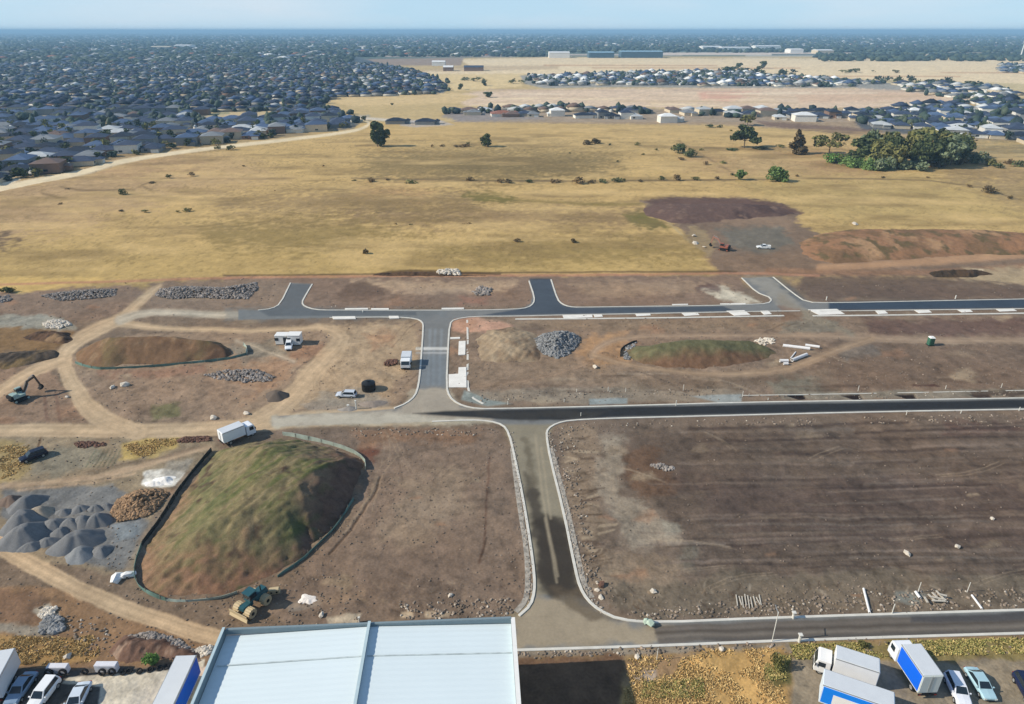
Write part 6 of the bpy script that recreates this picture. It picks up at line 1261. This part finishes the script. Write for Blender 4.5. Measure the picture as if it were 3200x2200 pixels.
# compactor
t = root("compactor", "green and sand yellow landfill compactor in front of the largest mound", "compactor", g(792, 1896), math.radians(-118)); t.scale = (.9, .9, .9)
YEL = paint("sand_yellow", (196, 176, 138), .7); TEAL = paint("dark_teal", (38, 84, 92), .5)
for x in (-1.5, 1.6):
    for y in (-1.25, 1.25):
        m = MB(); m.cyl((0, -.55, 0), (0, .55, 0), .78, 20); k = m.obj("steel_wheel", YEL, t); k.location = (x, y, .8)
        m = MB()
        for r_ in range(14):
            a = r_/14*6.283; m.box((math.cos(a)*.8, 0, math.sin(a)*.8), (.12, 1.04, .12))
        m.cyl((0, -.56, 0), (0, -.5, 0), .8, 14); m.obj("cleats", YEL, k); m = MB(); m.cyl((0, -.6, 0), (0, .6, 0), .3, 12); m.obj("hub", M_DARK, k)
m = MB(); m.box((-1.5, 0, 1.75), (2.6, 1.5, 1.1), taper=.85); m.box((1.2, 0, 1.3), (2.0, 1.1, .7)); m.obj("body", TEAL, t, bevel=.06)
m = MB(); m.box((.2, 0, 2.6), (1.4, 1.5, 1.5), taper=.88); m.obj("cab", TEAL, t, bevel=.05); m = MB(); m.box((.2, 0, 2.72), (1.38, 1.54, .75), taper=.97); m.obj("cab_window", M_GLASS, t)
m = MB(); m.box((.2, 0, 3.4), (1.6, 1.6, .12)); m.obj("cab_roof", TEAL, t); m = MB(); m.cyl((-1.6, .4, 2.2), (-1.6, .4, 3.3), .09, 8); m.obj("exhaust", M_DARK, t)
m = MB(); m.loft([[Vector((3.1, -1.9, .2)), Vector((2.9, -1.9, .2)), Vector((2.75, -1.9, .7)), Vector((2.9, -1.9, 1.35)), Vector((3.0, -1.9, 1.35)), Vector((2.9, -1.9, .7))], [Vector((3.1, 1.9, .2)), Vector((2.9, 1.9, .2)), Vector((2.75, 1.9, .7)), Vector((2.9, 1.9, 1.35)), Vector((3.0, 1.9, 1.35)), Vector((2.9, 1.9, .7))]]); m.obj("blade", YEL, t)
for y in (-.6, .6): m = MB(); m.beam((1.8, y, 1.0), (2.85, y, .7), .16, .2); m.obj("blade_arm", YEL, t)
# yellow pad with two sockets behind the compactor
t = root("bucket_attachment", "sand coloured digger bucket lying behind the compactor", "bucket", g(858, 1852), .2); m = MB(); m.box((0, 0, .4), (1.7, .9, .75), taper=.85); m.obj("shell", YEL, t, bevel=.06)
for x in (-.35, .4): m = MB(); m.cyl((x, -.47, .4), (x, -.4, .4), .14, 10); m.obj("socket", M_DARK, t)
# black tank
t = root("water_tank", "round black tank beside the silver car", "tank", g(1153, 1218)); M_BLK = paint("black_plastic", (14, 16, 17), .5); m = MB(); m.cyl((0, 0, 0), (0, 0, 1.9), 1.55, 24); m.cyl((0, 0, 1.9), (0, 0, 2.3), 1.55, 24, .5); m.obj("shell", M_BLK, t); m = MB(); m.cyl((0, 0, 2.28), (0, 0, 2.42), .4, 12); m.obj("lid", M_BLK, t)
for z in (.4, .9, 1.4): m = MB(); m.cyl((0, 0, z), (0, 0, z+.1), 1.6, 24); m.obj("rib", M_BLK, t)
# concrete pipes
M_PIPE = mat("pipe_concrete", A(224, 224, 226), .7, var=.05)
def pipe(label, a, b, r, name="concrete_pipe", cat="pipe", m_=None):
    a = g(*a); b = g(*b); a.z = b.z = r; c = (a+b)/2; m = MB(); n = 16; d = (b-a).normalized(); u = Vector((0, 0, 1)); w = d.cross(u); rings = []
    for p, rr_ in ((a, r), (b, r), (b, r*.8), (a+d*.0, r*.8)): rings.append([p-c+u*rr_*math.cos(6.283*i/n)+w*rr_*math.sin(6.283*i/n) for i in range(n)])
    m.loft(rings+[rings[0]], cap=False); o = m.obj(name, m_ or M_PIPE, smooth=False); o.location = c; return tag(o, label, cat)
pipe("longest white concrete pipe at the back of the pipe stack", (2446, 1084), (2530, 1094), .42); pipe("short white concrete pipe at the upper right of the pipe stack", (2516, 1082), (2560, 1088), .36)
pipe("grey white concrete pipe slanting at the front of the pipe stack", (2474, 1130), (2520, 1112), .42); pipe("stubby concrete pipe at the lower left of the pipe stack", (2436, 1132), (2462, 1132), .42); pipe("shortest pipe piece in front of the stubby one", (2448, 1140), (2462, 1140), .34)
pipe("thin grey pipe crossing between the two pipe rows", (2470, 1122), (2486, 1102), .16); pipe("thin pinkish white pipe lying up to the lower kerb", (2698, 1842), (2717, 1918), .17, "plastic_pipe"); pipe("thin pink pipe lying aslant near the right end of the lower kerb", (3036, 1862), (3068, 1905), .15, "plastic_pipe")
pipe("short white plank left of the timber pile by the lower kerb", (2860, 1852), (2874, 1872), .2, "plank", "plank")
# timber pile
def plank(a, b, z, label, grp="pale planks by the lower kerb", w=.25):
    a = g(*a); b = g(*b); c = (a+b)/2; m = MB(); m.beam(a-c, b-c, w, .12); o = m.obj("plank", M_PLK); o.location = (c.x, c.y, z); tag(o, label, "plank", grp)
M_PLK = mat("pale_timber", A(190, 184, 172), .8, var=.1)
for i, (a, b) in enumerate((((2900, 1858), (2925, 1882)), ((2912, 1854), (2940, 1882)), ((2924, 1850), (2948, 1876)), ((2905, 1870), (2955, 1880)), ((2910, 1884), (2952, 1886)), ((2886, 1874), (2896, 1892)), ((2930, 1866), (2955, 1872)))): plank(a, b, .1+.09*i, "pale plank in the tangled pile by the lower kerb")
for i in range(9):
    x = 2300+i*9; plank((x, 1862+R.uniform(-6, 6)), (x+R.uniform(4, 12), 1896+R.uniform(-6, 8)), .08, "thin white lath in the row left on the field corner", "white laths on the field corner", .14)
# marker posts / stakes
M_POST = mat("marker_white", A(214, 214, 208), .6)
def post(px, py, hpx, label, grp=None, r=.05, cap=False, name="marker_post", cat="marker post"):
    a = PITCH+math.atan((py-1100)/F); h = hpx*(.75 if grp and "black road" in grp else 1)/ppm(py)/max(math.cos(a), .3); t = root(name, label, cat, g(px, py), 0, grp); m = MB(); m.cyl((0, 0, -.1), (0, 0, h), r, 8); m.obj("pole", M_POST, t)
    if cap: m = MB(); m.box((0, 0, h-.08), (r*2.6, r*2.6, .14)); m.obj("cap", M_POST, t)
    return t
up = "white marker posts by the upper road"; mid = "white marker posts by the black road"; lo = "white service posts by the lower road"
for x, y, h in ((2582, 938, 11), (2985, 934, 11), (1134, 975, 5)): post(x, y, h, "white marker post beside the upper road", up, .16)
for x, y, h in ((2681, 1222, 22), (2954, 1216, 16), (2320, 1240, 24), (2340, 1238, 10), (3128, 1212, 18), (1900, 1224, 20), (1906, 1228, 10), (1955, 1224, 16), (1802, 1226, 14), (2135, 1220, 24)): post(x, y, h, "white marker post on the far verge of the black road", mid, .06)
for x, y, h in ((1587, 1264, 14), (1763, 1256, 12), (2112, 1268, 22), (2400, 1250, 8), (2832, 1296, 18), (3002, 1292, 14), (3184, 1284, 16), (1815, 1300, 14)): post(x, y, h, "white marker post at the kerb of the black road", "white posts at the kerb of the black road", .08)
post(1113, 1278, 26, "white capped post beside the gravel heap by the pale junction", None, .14, True); post(1088, 1274, 9, "short white post left of the capped one", None, .2, True)
post(2478, 1932, 18, "stout white service post at the upper kerb of the lower road", lo, .2, True); post(2787, 1918, 28, "thin white stake behind the lower kerb", None, .07); post(2497, 2006, 22, "stout white service post at the near kerb of the lower road", None, .2, True)
post(1123, 1944, 14, "small white post behind the warehouse parapet", None, .12, True); post(3022, 1850, 28, "thin pale twig like stake by the pink pipe", None, .05); post(2868, 1852, 30, "thin pale stake by the timber pile", None, .05)
t = post(2412, 2006, 84, "tall thin light pole crossing the lower road", None, .06, name="street_lamp", cat="street lamp"); m = MB(); m.beam((0, 0, 5.2), (0, 1.2, 5.5), .08, .08); m.obj("arm", M_STEEL, t)
for px, lb in ((2052, "thin pale pole on the near verge left of the golden weeds"),): post(px, 2064, 34, lb, None, .05)
# pale green tarp bundle on the kerb
t = root("tarpaulin_bundle", "pale green bundle sitting on the kerb of the lower bend", "bundle", g(2032, 1952)); M_TARP = mat("pale_green_tarp", A(164, 186, 172), .7, var=.15, nscale=2)
m = MB(); m.rock((0, 0, .4), .8, flat=.8); m.obj("sheet", M_TARP, t); m = MB(); m.rock((-.5, .3, .35), .5, flat=.9); m.obj("fold", M_TARP, t)
# ring of rope / red rubble next to site truck
rockpile("rock_pile", [(1196, 1138), (1212, 1126), (1240, 1124), (1240, 1136), (1215, 1144)], 110, .2, .45, .2, M_RKR, "dark red rubble left of the small white lorry", "rubble pile", seed=31)
# tyres leaning on white concrete blocks
def tyre(px, py, r, label, lean=.25):
    p = g(px, py); m = MB(); prof = [(r, -.11), (r, .11), (r*.62, .13), (r*.58, 0), (r*.62, -.13)]; n = 20
    rings = [[Vector((math.cos(6.283*i/n)*q[0], q[1], math.sin(6.283*i/n)*q[0])) for q in prof] for i in range(n)]; m.loft(rings+[rings[0]], cap=False); o = m.obj("tyre", M_DARK); o.location = (p.x, p.y, r*.97); o.rotation_euler = (-lean, 0, 0); tag(o, label, "tyre")
def block(px, py, w, d, h, label):
    m = MB(); m.box((0, 0, h/2), (w, d, h)); o = m.obj("concrete_block", mat("white_block", A(214, 216, 226), .8, var=.06), bevel=.05); p = g(px, py); o.location = (p.x, p.y+d/2, 0); tag(o, label, "concrete block")
block(180, 2106, 2.6, .8, 1.1, "white concrete block with dark tyres, left one behind the parked cars"); tyre(155, 2112, .55, "left tyre leaning on the left white block"); tyre(199, 2112, .55, "right tyre leaning on the left white block")
block(332, 2102, 2.8, .8, 1.2, "white concrete block with tyres at the concrete yard's edge"); tyre(322, 2109, .5, "left tyre leaning on the right white block"); tyre(352, 2108, .5, "right tyre leaning on the right white block")
tyre(268, 2106, .45, "brown dusty tyre standing between the two white blocks", .1)
for i, (x, y) in enumerate(((386, 2104), (404, 2100), (436, 2100), (470, 2096), (500, 2092), (520, 2088))): tyre(x, y, .4, "black tyre lying in the border of the concrete yard", 1.2)
for o in list(COL.objects):
    if o.get("label") == "black tyre lying in the border of the concrete yard": o["group"] = "tyres bordering the concrete yard"; o.location.z = .18
# white stones group near excavated area
for px, py, w, lb in ((2174, 762, 22, "white plank like stone beside the field corner, farther left"), (2200, 774, 12, "white stone right of the plank like one"), (2168, 738, 16, "pale stone heap at the corner of the golden field"), (2672, 702, 22, "white stone on the rim of the orange bank")):
    mb = MB(); mb.rock((0, 0, .3), w/ppm(py)/2, flat=.45); o = mb.obj("boulder", M_RKP); o.location = g(px, py); tag(o, lb, "boulder")
# white stone line by the lorry
# ================================================================ HAZE (air over the whole scene)
mb = MB(); mb.box((0, 29000, 43), (122000, 66000, 95)); hz = mb.obj("haze", MATS["marker_white"]); hz.data.materials.clear()
hm = bpy.data.materials.new("haze_air"); hm.use_nodes = True; nt = hm.node_tree; nt.nodes.clear()
ou = nt.nodes.new("ShaderNodeOutputMaterial"); pv = nt.nodes.new("ShaderNodeVolumePrincipled"); pv.inputs["Color"].default_value = (.44, .74, 1.0, 1); pv.inputs["Density"].default_value = 1.35e-4; pv.inputs["Anisotropy"].default_value = 0.0
nt.links.new(pv.outputs[0], ou.inputs["Volume"]); hz.data.materials.append(hm); tag(hz, kind="stuff")
